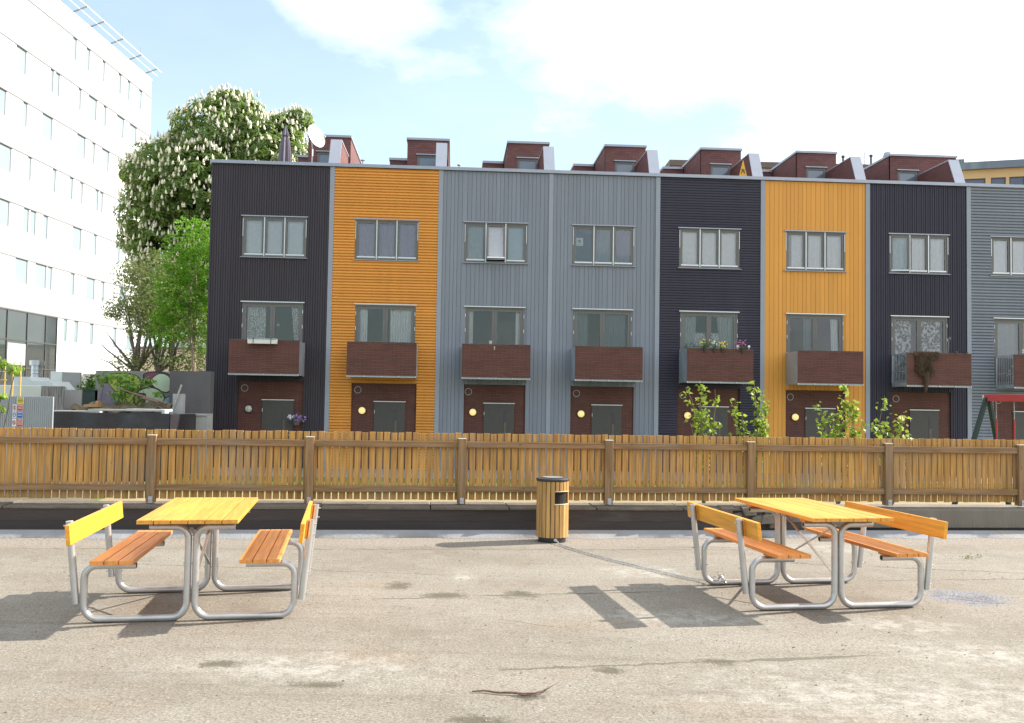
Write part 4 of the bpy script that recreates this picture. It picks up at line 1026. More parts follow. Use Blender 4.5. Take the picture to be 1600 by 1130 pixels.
for a, b, c, d in ops:
    m = MB(); s = .05
    m.box(a + .003, a + s, .03, .12, c + .003, d - .003); m.box(b - s, b - .003, .03, .12, c + .003, d - .003); m.box(a + s, b - s, .03, .12, d - s, d - .003); m.box(a + s, b - s, .03, .12, c + .003, c + s)
    w = m.build('window', oframe, ob); MB().box(a + s, b - s, .07, .09, c + s, d - s).build('pane', opane, w)
dg = M('dark_glazing', (.045, .055, .055), .06, .2, .4, spec=.8)
mull = M('dark_mullion', (.07, .07, .07), .4)
gw = MB().box(2.5, 10.9, -.03, -.003, .2, 6.60).build('glazed_front', dg, ob)
m = MB()
for xx in (2.5, 5.05, 7.26, 9.46, 10.85): m.box(xx, xx + .07, -.08, -.032, .2, 6.6)
for zz_ in (3.1, 4.75, 6.53): m.box(2.5, 10.92, -.07, -.033, zz_, zz_ + .08)
m.build('glazing_bar', mull, gw)
MB().box(5.2, 7.2, -.055, -.0335, 3.3, 4.6).build('screen_panel', M('pale_screen', (.35, .36, .35), .6), gw)
m = MB(); m.tube([(-20, -.75, 27.80), (24.7, -.75, 27.80)], .04, 8); m.tube([(-20, -.4, 27.5), (24.7, -.4, 27.5)], .03, 8)
rl = m.build('roof_rail', M('white_rail', (.75, .76, .77), .4), ob)
for yy in (61.8, 64.3, 67.4, 70.6, 73.6):
    m = MB(); m.bar((yy - 50, .2, 27.30), (yy - 50, -.85, 27.72), .09, .07); m.bar((yy - 50, -.75, 27.75), (yy - 50, -.75, 28.3), .025, .025); m.build('rail_bracket', M('dark_bracket', (.30, .31, .32), .5), rl)

# lower wing beyond the corner and a cream building behind the trees
def simple_building(name, loc, rz, w, d, h, mat, wins, label, roof=None, fascia=None, wm=None, base=-.7):
    b = empty(name, loc, rz, label, 'building')
    m = MB(); holed(m, 0, w, base, h, 0, .25, wins); m.box(0, .25, .25, d, base, h); m.box(w - .25, w, .25, d, base, h); m.box(0, w, d, d + .25, base, h); m.box(.25, w - .25, .25, d, h - .3, h - .02)
    m.build('wall', mat, b)
    for a, b_, c, e in wins:
        m = MB(); s = .06
        m.box(a + .003, a + s, .04, .12, c + .003, e - .003); m.box(b_ - s, b_ - .003, .04, .12, c + .003, e - .003); m.box(a + s, b_ - s, .04, .12, e - s, e - .003); m.box(a + s, b_ - s, .04, .12, c + .003, c + s)
        f = m.build('window', mull, b); MB().box(a + s, b_ - s, .08, .09, c + s, e - s).build('pane', wm or opane, f)
    if fascia:
        z0, z1, fm, pr = fascia
        MB().box(-pr, w + pr, -pr, d + .25 + pr, z0, z1).build('fascia', fm, b)
    return b
simple_building('office_wing', (-33, 90, 0), 0, 20, 8, 11.0, M('pale_blue_cladding', (.55, .60, .66), .6, .04, .5), [(6 + 2.3 * k, 7.8 + 2.3 * k, 5.3, 7.2) for k in range(6)] + [(6 + 2.3 * k, 7.8 + 2.3 * k, 8.4, 10.0) for k in range(6)], 'pale blue grey building seen between the tree stems')
simple_building('cream_house', (-26.5, 66, 0), 0, 16, 7, 4.9, M('cream_render', (.62, .50, .40), .8, .06, .6), [(5.4 + 1.5 * k, 6.2 + 1.5 * k, 2.9, 4.4) for k in range(6)], 'low cream house glimpsed behind the tree stems', fascia=(4.9, 5.05, M('dark_fascia', (.12, .11, .11), .6), .15))

copper = M('green_copper', (.16, .19, .24), .6, .2, .8, dirt=(.36, .50, .40, .85), stretch=(1.5, 1, .25))
ochre = M('ochre_render', (.66, .44, .22), .8, .05, .5)
bb = simple_building('ochre_building', (28.7, 61.3, 0), -.30, 16, 9, 17.3, ochre, [(.78, 2.3, 14.2, 16.72), (2.62, 3.5, 14.2, 16.72), (3.7, 4.6, 14.2, 16.72), (4.8, 5.7, 14.2, 16.72), (6.0, 7.0, 14.2, 16.72)], 'ochre building with a green stained copper edge at the right', fascia=(17.3, 17.78, copper, .28), wm=M('slate_pane', (.10, .11, .17), .08, .1, spec=.7))
MB().box(-.28, 1.0, -.285, 3, 17.781, 18.0).build('raised_edge', copper, bb)
simple_building('flat_roofed_building', (8.6, 50.4, 0), .03, 12.5, 7, 14.55, M('sand_render', (.60, .47, .33), .8, .05, .5), [(9.2 + 1.1 * k, 10.1 + 1.1 * k, 13.2, 14.1) for k in range(3)], 'sand coloured flat roofed building rising behind the row roofs', fascia=(14.55, 14.86, M('brown_fascia', (.16, .11, .09), .6, .1), .2), wm=M('slate_pane', (), ()))
for x, y, h, lb_ in ((18.3, 51.5, .72, 'thin dark flue pipe, left of the two on the sand coloured building'), (19.9, 51.6, .82, 'thin dark flue pipe, right of the two on the sand coloured building')):
    o = MB().lathe([(.06, 0), (.06, h - .12), (.10, h - .11), (.10, h), (0, h)], 10).build('flue_pipe', mull, smooth=True); o.location = (x, y, 14.86); tag(o, lb_, 'vent pipe', 'flue pipes on the sand coloured building')
for x, h, lb_ in ((17.5, .8, 'slender white pole, left of the two on the sand coloured building'), (19.4, .9, 'slender white pole, right of the two on the sand coloured building')):
    o = MB().tube([(0, 0, 0), (0, 0, h)], .03, 6).build('roof_pole', white); o.location = (x, 51.2, 14.86); tag(o, lb_, 'pole', 'poles on the sand coloured building')

# ------------------------------------------------------------------ building site corner on the left
ribm = M('ribbed_sheet', (.37, .39, .41), .5, .06, 3, metal=.2)
def ribbed(name, x0, x1, y, z0, z1, mat, pitch=.045, d=.012):
    m = MB(); n = int((x1 - x0) / pitch); pts = []
    for k in range(n):
        a = x0 + pitch * k; pts += [(a, y), (a + pitch * .45, y), (a + pitch * .5, y - d), (a + pitch * .95, y - d)]
    pts += [(x0 + pitch * n, y), (x0 + pitch * n, y + .02), (x0, y + .02)]
    m.prism(pts, z0, z1, 'z')
    return m.build(name, mat)
o = ribbed('site_hoarding', -11.7, -9.79, 20, GZ, 1.53, ribm); tag(o, 'grey ribbed metal site hoarding carrying the safety signs', 'hoarding')
def sign(x0, x1, z0, z1, col, label, lines, mark=None, y=19.972):
    r = empty('safety_sign', ((x0 + x1) / 2, y, (z0 + z1) / 2), 0, label, 'sign', 'safety signs on the grey hoarding')
    w, h = x1 - x0, z1 - z0
    MB().box(-w / 2, w / 2, -.004, .004, -h / 2, h / 2).build('plate', M('sign_white', (.80, .80, .80), .45, .02), r)
    cm_ = {'yellow': (.72, .60, .03), 'red': (.55, .07, .06), 'blue': (.05, .13, .45), 'white': (.78, .78, .78)}[col]
    MB().box(-w / 2 + .006, w / 2 - .006, -.006, -.0042, -h / 2 + .006, h / 2 - .006).build('field', M('sign_' + col, cm_, .45, .03), r)
    ik = M('sign_ink', (.06, .05, .04), .5) if col == 'yellow' else M('sign_white', (), ())
    if lines:
        m = MB(); rg = random.Random(int(z0 * 1000))
        for k in range(lines):
            zc = h / 2 - .028 - k * (h - .04) / max(1, lines); xx = -w / 2 + .018 + rg.uniform(0, .012)
            while xx < w / 2 - .025:
                L = rg.uniform(.012, .026); m.box(xx, min(xx + L, w / 2 - .012), -.0075, -.0062, zc - .0075, zc + .0075); xx += L + .006
        m.build('lettering', ik, r)
    if mark:
        m = MB(); mats = [M('sign_red', (.55, .07, .06), .45), M('sign_blue', (.05, .13, .45), .45), M('sign_ink', (.06, .05, .04), .5), M('sign_white', (), ())]
        if mark == 'no':
            m.cur = 0; m.prism([(-.030, -.05), (.030, -.05), (.030, .05), (-.030, .05)][::-1], -.0075, -.0062, 'y') if False else None
            ri = [(.034 * math.cos(2 * PI * k / 24), .05 * math.sin(2 * PI * k / 24)) for k in range(24)]; rj = [(a * .74, b * .74) for a, b in ri]
            for k in range(24): m.prism([ri[k], ri[(k + 1) % 24], rj[(k + 1) % 24], rj[k]], -.0085, -.0062, 'y')
            m.bar((-.022, -.0095, .034), (.022, -.0095, -.034), .01, .002, (0, 1, 0)); m.cur = 2
            m.lathe([(.008, -.0005), (.008, .0015)], 10, (0, -.0065, .022), (0, -1, 0)); m.box(-.009, .009, -.0075, -.0062, -.03, .012)
        else:
            m.cur = 1; m.prism([(.032 * math.cos(2 * PI * k / 24), .055 * math.sin(2 * PI * k / 24)) for k in range(24)], -.0075, -.0062, 'y'); m.cur = 3
            m.prism([(.011 * math.cos(2 * PI * k / 12), .015 * math.sin(2 * PI * k / 12) + .02) for k in range(12)], -.0088, -.0077, 'y'); m.box(-.012, .012, -.0088, -.0077, -.035, .002)
        m.build('pictogram', mats, r)
sign(-10.578, -10.43, 1.362, 1.50, 'yellow', 'yellow safety sign with dark lettering, topmost on the hoarding', 3)
sign(-10.573, -10.438, 1.218, 1.352, 'red', 'upper of the two red safety signs on the hoarding', 2)
sign(-10.570, -10.438, 1.062, 1.205, 'blue', 'blue safety sign with white lettering on the hoarding', 2)
sign(-10.572, -10.432, .88, 1.05, 'red', 'lower of the two red safety signs on the hoarding', 3)
sign(-10.662, -10.580, 1.218, 1.352, 'white', 'upper white prohibition pictogram beside the red sign', 0, 'no')
sign(-10.662, -10.580, 1.062, 1.205, 'white', 'white sign with a blue oval figure beside the blue sign', 0, 'must')
sign(-10.662, -10.580, .88, 1.05, 'white', 'lower white prohibition pictogram beside the red sign', 0, 'no')

tarp = M('black_tarp', (.026, .022, .026), .38, .25, 2, .6, 5, dirt=(.10, .10, .12, .4))
m = MB(); n = 40; rows = 8; vs = []
for r in range(rows + 1):
    v = r / rows
    for k in range(n + 1):
        u = k / n; vs.append((-11.9 + 3.13 * u, 24 - .03 * math.sin(u * 19 + 3 * v) - .025 * math.sin(u * 47 + 9 * v) * (v) - .05 * v, 1.12 - 1.7 * v + .02 * math.sin(u * 9)))
w = n + 1; fs = [(r * w + k, (r + 1) * w + k, (r + 1) * w + k + 1, r * w + k + 1) for r in range(rows) for k in range(n)]
m.add(vs, fs); m.box(-11.9, -8.77, 24.04, 26.0, GZ, 1.10)
tag(m.build('covered_pile', tarp, smooth=True), 'long low pile wrapped in black tarpaulin beside the hoarding', 'covered pile')
gwood = wood('grey_board', (.42, .41, .38), 0, .85, .2, island=.2)
BG = 'boards lying on the black covered pile'
for a, b, y, z, hh, mat, lb_ in ((-11.9, -10.6, 24.05, 1.165, .045, gwood, 'grey board at the left end on the black covered pile'), (-11.0, -9.35, 24.25, 1.215, .05, gwood, 'long grey board in the middle of the black covered pile'), (-9.95, -8.92, 24.1, 1.235, .06, M('whitewashed_board', (.50, .50, .48), .7, .1, 6), 'whitish board at the right end on the black covered pile')):
    o = MB().box(a, b, y, y + .5, z - hh, z).build('board', mat, bevel=.006); tag(o, lb_, 'board', BG)
    o.rotation_euler = (0, 0, 0)
o = MB().box(-8.99, -8.90, 24.0, 24.3, 1.125, 1.23).build('white_block', M('whitewashed_board', (), ()), bevel=.01); tag(o, 'small white block at the right end of the covered pile', 'block')
tag(MB().box(-12.45, -11.98, 27, 27.1, GZ, 1.735).box(-12.45, -11.98, 26.97, 27.0, 1.70, 1.735).build('dark_green_hoarding', M('dark_green_panel', (.035, .06, .05), .5, .1)), 'dark green panel between the grey board and the graffiti', 'panel')
tag(MB().box(-12.5, -11.985, 26, 26.06, GZ, 1.715).build('plywood_sheet', M('grey_sheet', (.34, .325, .31), .7, .06)), 'plain grey sheet standing beside the dark green panel', 'panel')
tag(MB().box(-12.86, -12.24, 25.5, 25.56, GZ, 1.80).build('weathered_panel', wood('weathered_panel', (.24, .225, .21), 2, .8, .4, island=0)), 'streaky weathered timber panel beside the cream box', 'panel')
tag(MB().box(-14.4, -13.1, 26, 27.5, GZ, 1.815).build('site_box', M('cream_metal', (.60, .62, .55), .5, .04, 2, dirt=(.4, .4, .35, .3)), bevel=.02), 'cream metal site box behind the ribbed hoarding', 'container')
m = MB(); m.prism([(-15.0, 1.70), (-13.62, 1.70), (-13.86, 1.97), (-14.4, 1.97), (-14.5, 2.09), (-15.0, 2.09)], 28, 29.2, 'y'); m.box(-14.9, -13.7, 28.1, 29.1, GZ, 1.70)
tag(m.build('skip_lid', M('pale_metal', (.58, .62, .62), .4, .05)), 'pale metal skip with a sloped lid behind the cream box', 'skip')
tag(MB().box(-14.47, -13.885, 30, 30.1, GZ, 2.30).build('grey_board_panel', M('mid_grey_panel', (.33, .32, .31), .7, .06)), 'tall plain grey panel behind the streaky timber', 'panel')
tag(MB().box(-14.85, -14.475, 30.02, 30.12, GZ, 2.32).build('white_hoarding', M('white_panel', (.70, .73, .70), .5, .05)), 'white panel joined to the left of the tall grey panel', 'panel')
m = MB(); m.lathe([(.18, 0), (.18, 3.2), (.25, 3.2), (.25, 3.38), (0, 3.38)], 22)
for k in range(8): m.lathe([(.18, 2.1 + k * .13), (.19, 2.13 + k * .13), (.18, 2.16 + k * .13)], 22)
o = m.build('vent_pipe', M('spiral_duct', (.50, .53, .57), .3, .05, metal=.7), smooth=True); o.location = (-17.33, 34, GZ); tag(o, 'wide silver spiral duct with a cap in front of the glazed entrance', 'duct')

# graffiti wall: paint laid on a concrete wall in outlined blobs
gwl = empty('graffiti_wall', (-12.05, 27, 0), 0, 'concrete wall with green and white bubble graffiti behind the pile', 'wall')
MB().box(0, 2.30, 0, .18, GZ, 2.29).build('wall', M('site_concrete', (.26, .24, .23), .9, .15, 1.5, .3, 20), gwl)
def blob(pts, n=6):
    P = [Vector((a, b, 0)) for a, b in pts]; out = []
    for i in range(len(P)):
        p0, p1, p2, p3 = P[i - 1], P[i], P[(i + 1) % len(P)], P[(i + 2) % len(P)]
        for k in range(n):
            t = k / n; q = .5 * ((2 * p1) + (-p0 + p2) * t + (2 * p0 - 5 * p1 + 4 * p2 - p3) * t * t + (-p0 + 3 * p1 - 3 * p2 + p3) * t ** 3); out.append((q.x, q.y))
    return out
def grow(pts, k):
    c = (sum(a for a, _ in pts) / len(pts), sum(b for _, b in pts) / len(pts)); return [(c[0] + (a - c[0]) * (1 + k / max(.05, math.hypot(a - c[0], b - c[1]))), c[1] + (b - c[1]) * (1 + k / max(.05, math.hypot(a - c[0], b - c[1])))) for a, b in pts]
PT = {'lime': M('lime_paint', (.36, .42, .06), .55, .1, 3), 'pale': M('pale_green_paint', (.46, .55, .38), .55, .08, 3), 'dark': M('dark_paint', (.03, .022, .03), .5, .1), 'wine': M('wine_paint', (.17, .05, .08), .55, .1), 'sand': M('sand_paint', (.42, .26, .17), .6, .1), 'mauve': M('mauve_paint', (.22, .18, .24), .6, .15), 'teal': M('teal_paint', (.22, .42, .44), .5, .1)}
def paint(pts, col, layer, outline=None):
    y = -.003 * layer
    if outline: MB().prism(grow(blob(pts), outline), y, y + .002, 'y').build('paint_outline', PT['dark'], gwl)
    MB().prism(blob(pts), y - .003, y - .001, 'y').build('paint_patch', PT[col], gwl)
paint([(.05, 1.25), (.3, 1.9), (.62, 1.75), (.6, 1.2), (.3, 1.05)], 'mauve', 1)
paint([(.32, 2.12), (.80, 2.2), (1.22, 2.1), (1.3, 1.75), (1.15, 1.25), (.75, 1.15), (.72, 1.55), (.45, 1.85)], 'lime', 3, .035)
paint([(1.42, 2.18), (1.85, 2.25), (2.2, 2.12), (2.05, 1.85), (1.6, 1.88)], 'wine', 2, .05)
paint([(1.62, 2.02), (1.84, 2.21), (2.10, 2.15), (2.22, 1.9), (2.08, 1.70), (1.75, 1.82)], 'pale', 5, .03)
paint([(1.22, 1.62), (1.55, 1.80), (1.86, 1.72), (2.02, 1.45), (1.9, 1.22), (1.3, 1.2)], 'pale', 8, .045)
paint([(1.15, 1.55), (1.45, 1.62), (1.42, 1.32), (1.25, 1.24)], 'wine', 11, .03)
paint([(1.17, 1.52), (1.24, 1.54), (1.27, 1.30), (1.22, 1.30)], 'sand', 14)
paint([(2.04, 1.5), (2.27, 1.56), (2.27, 1.36), (2.06, 1.33)], 'teal', 11, .03)
tag(MB().box(-9.72, -8.55, 26.5, 26.8, GZ, 2.30).build('concrete_wall', M('dark_site_concrete', (.115, .105, .108), .9, .18, 1.6, .3, 20, stretch=(1, 1, .5), dirt=(.19, .18, .18, .5))), 'dark grey concrete wall between the graffiti and the end house', 'wall')
tag(MB().box(-9.52, -8.46, 26.0, 26.48, GZ, 1.05).box(-9.55, -8.46, 25.96, 26.48, 1.052, 1.10).build('concrete_ledge', M('pale_site_concrete', (.42, .41, .40), .9, .14, 2, .3, 20, dirt=(.25, .24, .23, .5))), 'low pale concrete ledge in front of the dark concrete wall', 'ledge')
tag(MB().box(-9.33, -9.06, 25.7, 25.94, GZ, 1.645).build('concrete_post', M('pale_site_concrete', (), ()), bevel=.01), 'short square concrete post in front of the dark wall', 'post')
tag(MB().bar((-9.36, 25.6, .2), (-9.31, 25.6, 1.25), .06, .05).bar((-9.33, 25.62, 1.1), (-9.08, 25.66, 1.9), .05, .045).build('broken_timber', wood('grey_board', (), ())), 'broken grey timber leaning on the square concrete post', 'timber')
tag(MB().box(-9.6, -8.94, 25.1, 25.5, .55, .765).box(-9.5, -9.0, 25.15, 25.45, GZ, .55).build('concrete_slab', M('pale_site_concrete', (), ()), bevel=.01), 'pale concrete slab at the foot of the square post', 'slab')
# rubble and timber on the soil behind the pile
m = MB(); n = 44; vs = []
for r in range(9):
    for k in range(n + 1):
        u = k / n; v = r / 8; vs.append((-12.2 + 2.75 * u, 25.75 + .95 * v, 1.12 + .20 * math.sin(PI * min(1, v * 1.1)) + .05 * math.sin(u * 23 + v * 7) + .03 * math.sin(u * 51) + .08 * u))
fs = [(r * (n + 1) + k, r * (n + 1) + k + 1, (r + 1) * (n + 1) + k + 1, (r + 1) * (n + 1) + k) for r in range(8) for k in range(n)]
m.add(vs, fs); m.box(-12.2, -9.45, 25.75, 26.95, GZ, 1.05)
tag(m.build('soil_heap', M('heap_soil', (.17, .125, .08), .95, .3, 5, .8, 18, dirt=(.12, .14, .05, .6)), smooth=True), 'heap of soil and dry weeds below the graffiti', 'heap')
o = MB().tube([(-10.9, 25.8, 1.78), (-10.4, 25.8, 1.62), (-9.9, 25.85, 1.47), (-9.55, 25.9, 1.36)], [.015, .025, .035, .05], 8).tube([(-10.2, 25.75, 1.52), (-9.75, 25.8, 1.40)], [.02, .04], 8).build('fallen_branch', M('bark_grey', (.20, .15, .11), .9, .2, 12, .5, 40), smooth=True); tag(o, 'fallen brown branch lying across the graffiti wall', 'branch')
o = MB().box(-11.75, -11.35, 25.65, 25.95, 1.24, 1.32).box(-11.45, -11.38, 25.7, 25.9, 1.32, 1.42).build('timber_crate', wood('raw_timber', (.45, .26, .12), 0, .7)); tag(o, 'small broken timber crate on the soil heap', 'crate')

# ------------------------------------------------------------------ trees and shrubs
def limb(m, a, b, r0, r1, sag=.12, n=7, seed=0):
    a, b = Vector(a), Vector(b); rg = random.Random(seed); d = b - a; L = d.length
    off = Vector((rg.uniform(-1, 1), rg.uniform(-1, 1), rg.uniform(.2, 1))) * sag * L
    pts = [a + d * (k / n) + off * math.sin(PI * k / n) + Vector((rg.uniform(-1, 1), rg.uniform(-1, 1), 0)) * .015 * L * (0 < k < n) for k in range(n + 1)]
    m.tube(pts, [r0 + (r1 - r0) * k / n for k in range(n + 1)], 7); return pts
def lobe_points(lobes, n, rng, inner=.16, low=-1):
    A = np.array([l[3] * l[4] + l[4] * l[5] + l[3] * l[5] for l in lobes]); which = rng.choice(len(lobes), n, p=A / A.sum())
    L = np.array(lobes)[which]; D = rng.normal(0, 1, (n, 3)); D /= np.linalg.norm(D, axis=1)[:, None]
    R = 1 - np.abs(rng.normal(0, inner, n)); R *= 1 + .10 * np.sin(D[:, 0] * 9 + which) * np.sin(D[:, 2] * 8 + 2 * which) + .06 * np.sin(D[:, 1] * 17 + D[:, 2] * 13)
    return L[:, :3] + D * L[:, 3:6] * R[:, None], D
def palmate(C, N, size, k=5, rng=RNG):
    """horse chestnut leaves: five drooping leaflets each"""
    n = len(C); N = N + rng.normal(0, .35, (n, 3)); N[:, 2] += .5; N /= np.linalg.norm(N, axis=1)[:, None]
    T = np.cross(N, rng.normal(0, 1, (n, 3))); T /= np.linalg.norm(T, axis=1)[:, None]; B = np.cross(N, T)
    s = (size * rng.uniform(.7, 1.25, n))[:, None]; Vs = []
    for j in range(k):
        a = 2 * PI * j / (k + 1.2); d = T * math.cos(a) + B * math.sin(a); sd = -T * math.sin(a) + B * math.cos(a)
        Vs.append(np.stack([C, C + (d * .6 + sd * .2 - N * .10) * s, C + (d - N * .42) * s, C + (d * .6 - sd * .2 - N * .10) * s], 1))
    V = np.stack(Vs, 1).reshape(-1, 3); return V, np.arange(len(V)).reshape(-1, 4)
def candles(C, h, r, rng=RNG):
    n = len(C); H = (h * rng.uniform(.7, 1.25, n)); prof = [(.55, 0), (1, .22), (.75, .55), (.12, 1)]; k = 5; V = np.zeros((n, len(prof) * k, 3)); tilt = rng.normal(0, .12, (n, 2))
    for i, (pr, pz) in enumerate(prof):
        for j in range(k):
            a = 2 * PI * j / k + i * .6
            rr = r * pr * rng.uniform(.7, 1.3, n)
            V[:, i * k + j, 0] = C[:, 0] + np.cos(a) * rr + tilt[:, 0] * H * pz; V[:, i * k + j, 1] = C[:, 1] + np.sin(a) * rr + tilt[:, 1] * H * pz; V[:, i * k + j, 2] = C[:, 2] + H * pz
    F = []
    for i in range(len(prof) - 1):
        for j in range(k): F.append((i * k + j, i * k + (j + 1) % k, (i + 1) * k + (j + 1) % k, (i + 1) * k + j))
    F = (np.array(F)[None] + (np.arange(n) * len(prof) * k)[:, None, None]).reshape(-1, 4); return V.reshape(-1, 3), F

bark = M('tree_bark', (.11, .085, .065), .95, .25, 6, .8, 18, stretch=(1, 1, .3))
ct = empty('chestnut_tree', (-14.0, 45, 0), 0, 'huge horse chestnut in white blossom behind the end house', 'tree')
r1 = np.random.default_rng(3)
lobes = [(-.2, 0, 13.9, 2.7, 2.6, 2.35), (-2.4, -.4, 12.0, 2.3, 2.4, 2.0), (1.9, -.2, 13.2, 2.2, 2.3, 2.0), (3.2, .6, 12.4, 1.5, 1.8, 1.8), (-3.0, -.6, 10.2, 1.9, 2.1, 1.8), (-.6, -1.5, 11.2, 2.9, 2.3, 2.3), (2.2, -.8, 10.6, 2.3, 2.3, 2.2),
         (-2.2, -1.0, 8.2, 2.1, 2.1, 1.8), (.4, -1.2, 8.4, 2.6, 2.3, 2.0), (-1.9, -.8, 6.4, 1.9, 1.9, 1.5), (.9, -.9, 6.2, 2.3, 2.1, 1.6), (-2.9, -.4, 5.6, 1.3, 1.4, 1.1), (3.3, .2, 15.2, .75, .9, .55), (2.6, .1, 14.6, .9, .9, .9), (-4.4, -.3, 12.4, .75, .9, .6), (-4.2, -.5, 9.0, .8, .9, .6), (0.2, 0, 15.7, 1.4, 1.4, .8), (3.9, .3, 10.8, 1.2, 1.5, 1.4)]
C, D = lobe_points(lobes, 15000, r1, .16)
keep = (np.sin(C[:, 0] * 2.3 + 1) * np.sin(C[:, 2] * 2.1) + .5 * np.sin(C[:, 1] * 3 + C[:, 2] * 3.7)) > -.95
C, D = C[keep], D[keep]
V, F = palmate(C, D, .25, 5, r1)
npmesh('crown', V, F, leafmat('chestnut_leaf', (.10, .175, .038), (.24, .345, .085), .5), ct)
C, D = lobe_points(lobes, 7200, r1, .07); k_ = (D[:, 2] > -.6) & (np.sin(C[:, 0] * 3.1 + C[:, 2]) * np.sin(C[:, 2] * 2.7 + 1) + r1.normal(0, .6, len(C)) > -1.0); C = C[k_] + D[k_] * .06
V, F = candles(C, .25, .060, r1)
tag(npmesh('blossom', V, F, M('chestnut_candle', (.74, .71, .53), .8, .08, 3, island=.25), ct), kind='stuff')
m = MB(); m.tube([(0, 0, GZ), (.05, 0, 1.5), (0, .1, 3.5), (.1, 0, 6.5), (0, 0, 10)], [.55, .42, .38, .30, .14], 12)
for j, l in enumerate(lobes): limb(m, (.05, .02, 3 + .5 * (j % 9)), (l[0], l[1], l[2]), .14, .03, .1, 7, j)
m.build('trunk', bark, ct, smooth=True)

gt = empty('hawthorn_tree', (-15.05, 38.5, 0), 0, 'thin greyish tree with crooked bare stems before the chestnut', 'tree')
r2 = np.random.default_rng(5)
lobes = [(-.2, 0, 5.9, 1.35, 1.2, 1.15), (.7, .1, 5.4, 1.2, 1.1, 1.0), (-1.0, 0, 5.2, .9, .9, .75), (.2, .2, 6.9, 1.1, 1.0, .8), (-.9, .1, 6.6, .8, .8, .6), (1.4, .2, 4.4, 1.2, 1.1, .9), (-.2, -.2, 4.4, .9, .9, .6), (-1.35, -.2, 5.0, .55, .6, .45), (-.6, 0, 3.0, 1.0, .9, .55), (1.2, .1, 3.0, 1.5, 1.1, .6), (2.3, .3, 3.4, 1.2, 1.0, .9)]
C, D = lobe_points(lobes, 10500, r2, .33)
V, F = diamonds(C, D + np.array([0, 0, .3]), .115, .6, r2); npmesh('crown', V, F, leafmat('hawthorn_leaf', (.12, .165, .05), (.32, .36, .17), .45), gt)
m = MB()
for j, (bx_, tx) in enumerate(((-.55, -1.0), (-.45, .2), (.45, .0), (.55, 1.3), (1.1, 2.0))):
    p = limb(m, (bx_, 0, GZ), (bx_ * .9, 0, 2.6), .13, .095, .04, 6, 50 + j)
    for q in range(4): limb(m, p[-1], (tx + (q - 1.5) * .5, .3 * (q % 2) - .1, 4.2 + .6 * ((q * 7 + j) % 4)), .075, .015, .16, 7, 60 + j * 7 + q)
limb(m, (-.45, 0, 2.5), (-1.9, -.2, 3.7), .05, .012, .2, 6, 91); limb(m, (-.5, 0, 1.9), (-2.0, -.3, 3.1), .05, .012, .2, 6, 92)
m.build('trunk', M('grey_bark', (.17, .145, .12), .95, .25, 8, .7, 25), gt, smooth=True)

lt = empty('ash_tree', (-12.28, 36, 0), 0, 'slim bright green ash tree right beside the end house', 'tree')
r3 = np.random.default_rng(9)
lobes = [(-.3, 0, 7.7, .72, .8, .85), (.25, .1, 7.9, .5, .6, .6), (-.6, 0, 6.9, .75, .8, .7), (.2, -.2, 6.6, .9, .8, .8), (-.95, 0, 6.0, .7, .8, .7), (-.2, -.3, 5.6, .95, .8, .8), (-1.05, .1, 5.0, .7, .8, .6), (-.5, -.2, 4.6, .85, .9, .7), (.5, 0, 4.9, .6, .8, .8), (-1.0, -.2, 4.1, .6, .8, .5), (.55, .1, 3.7, .45, .6, .5), (.45, .1, 6.0, .5, .6, .7), (-1.25, 0, 4.55, .35, .4, .3)]
CC, DD = lobe_points(lobes, 1350, r3, .25)
# each point is a feathery leaf: a drooping spray of small leaflets
n = len(CC); k = 13; dirs = DD + r3.normal(0, .5, (n, 3)); dirs[:, 2] -= .3; dirs /= np.linalg.norm(dirs, axis=1)[:, None]
C = []; N = []
for j in range(k):
    t = (j // 2) * .055; sd = np.cross(dirs, [0, 0, 1.0]); sd /= np.linalg.norm(sd, axis=1)[:, None] + 1e-6
    C.append(CC + dirs * t + sd * (.055 if j % 2 else -.055) - np.array([0, 0, 1]) * (t * t * .9)); N.append(np.tile([0, 0, 1.0], (n, 1)))
V, F = diamonds(np.concatenate(C), np.concatenate(N), .105, .5, r3, jit=.5); npmesh('crown', V, F, leafmat('ash_leaf', (.10, .26, .025), (.24, .46, .05), .5), lt)
m = MB(); m.tube([(0, 0, GZ), (.02, 0, 1.5), (-.02, 0, 3.2), (.03, 0, 5), (-.1, 0, 7), (-.2, 0, 8.2)], [.11, .095, .08, .06, .035, .012], 10)
for j, l in enumerate(lobes): limb(m, (0, 0, 2.2 + .32 * (j % 13)), l[:3], .03, .008, .10, 5, 120 + j)
m.build('trunk', M('pale_bark', (.34, .27, .19), .9, .2, 8, .5, 25, stretch=(1, 1, .4)), lt, smooth=True)

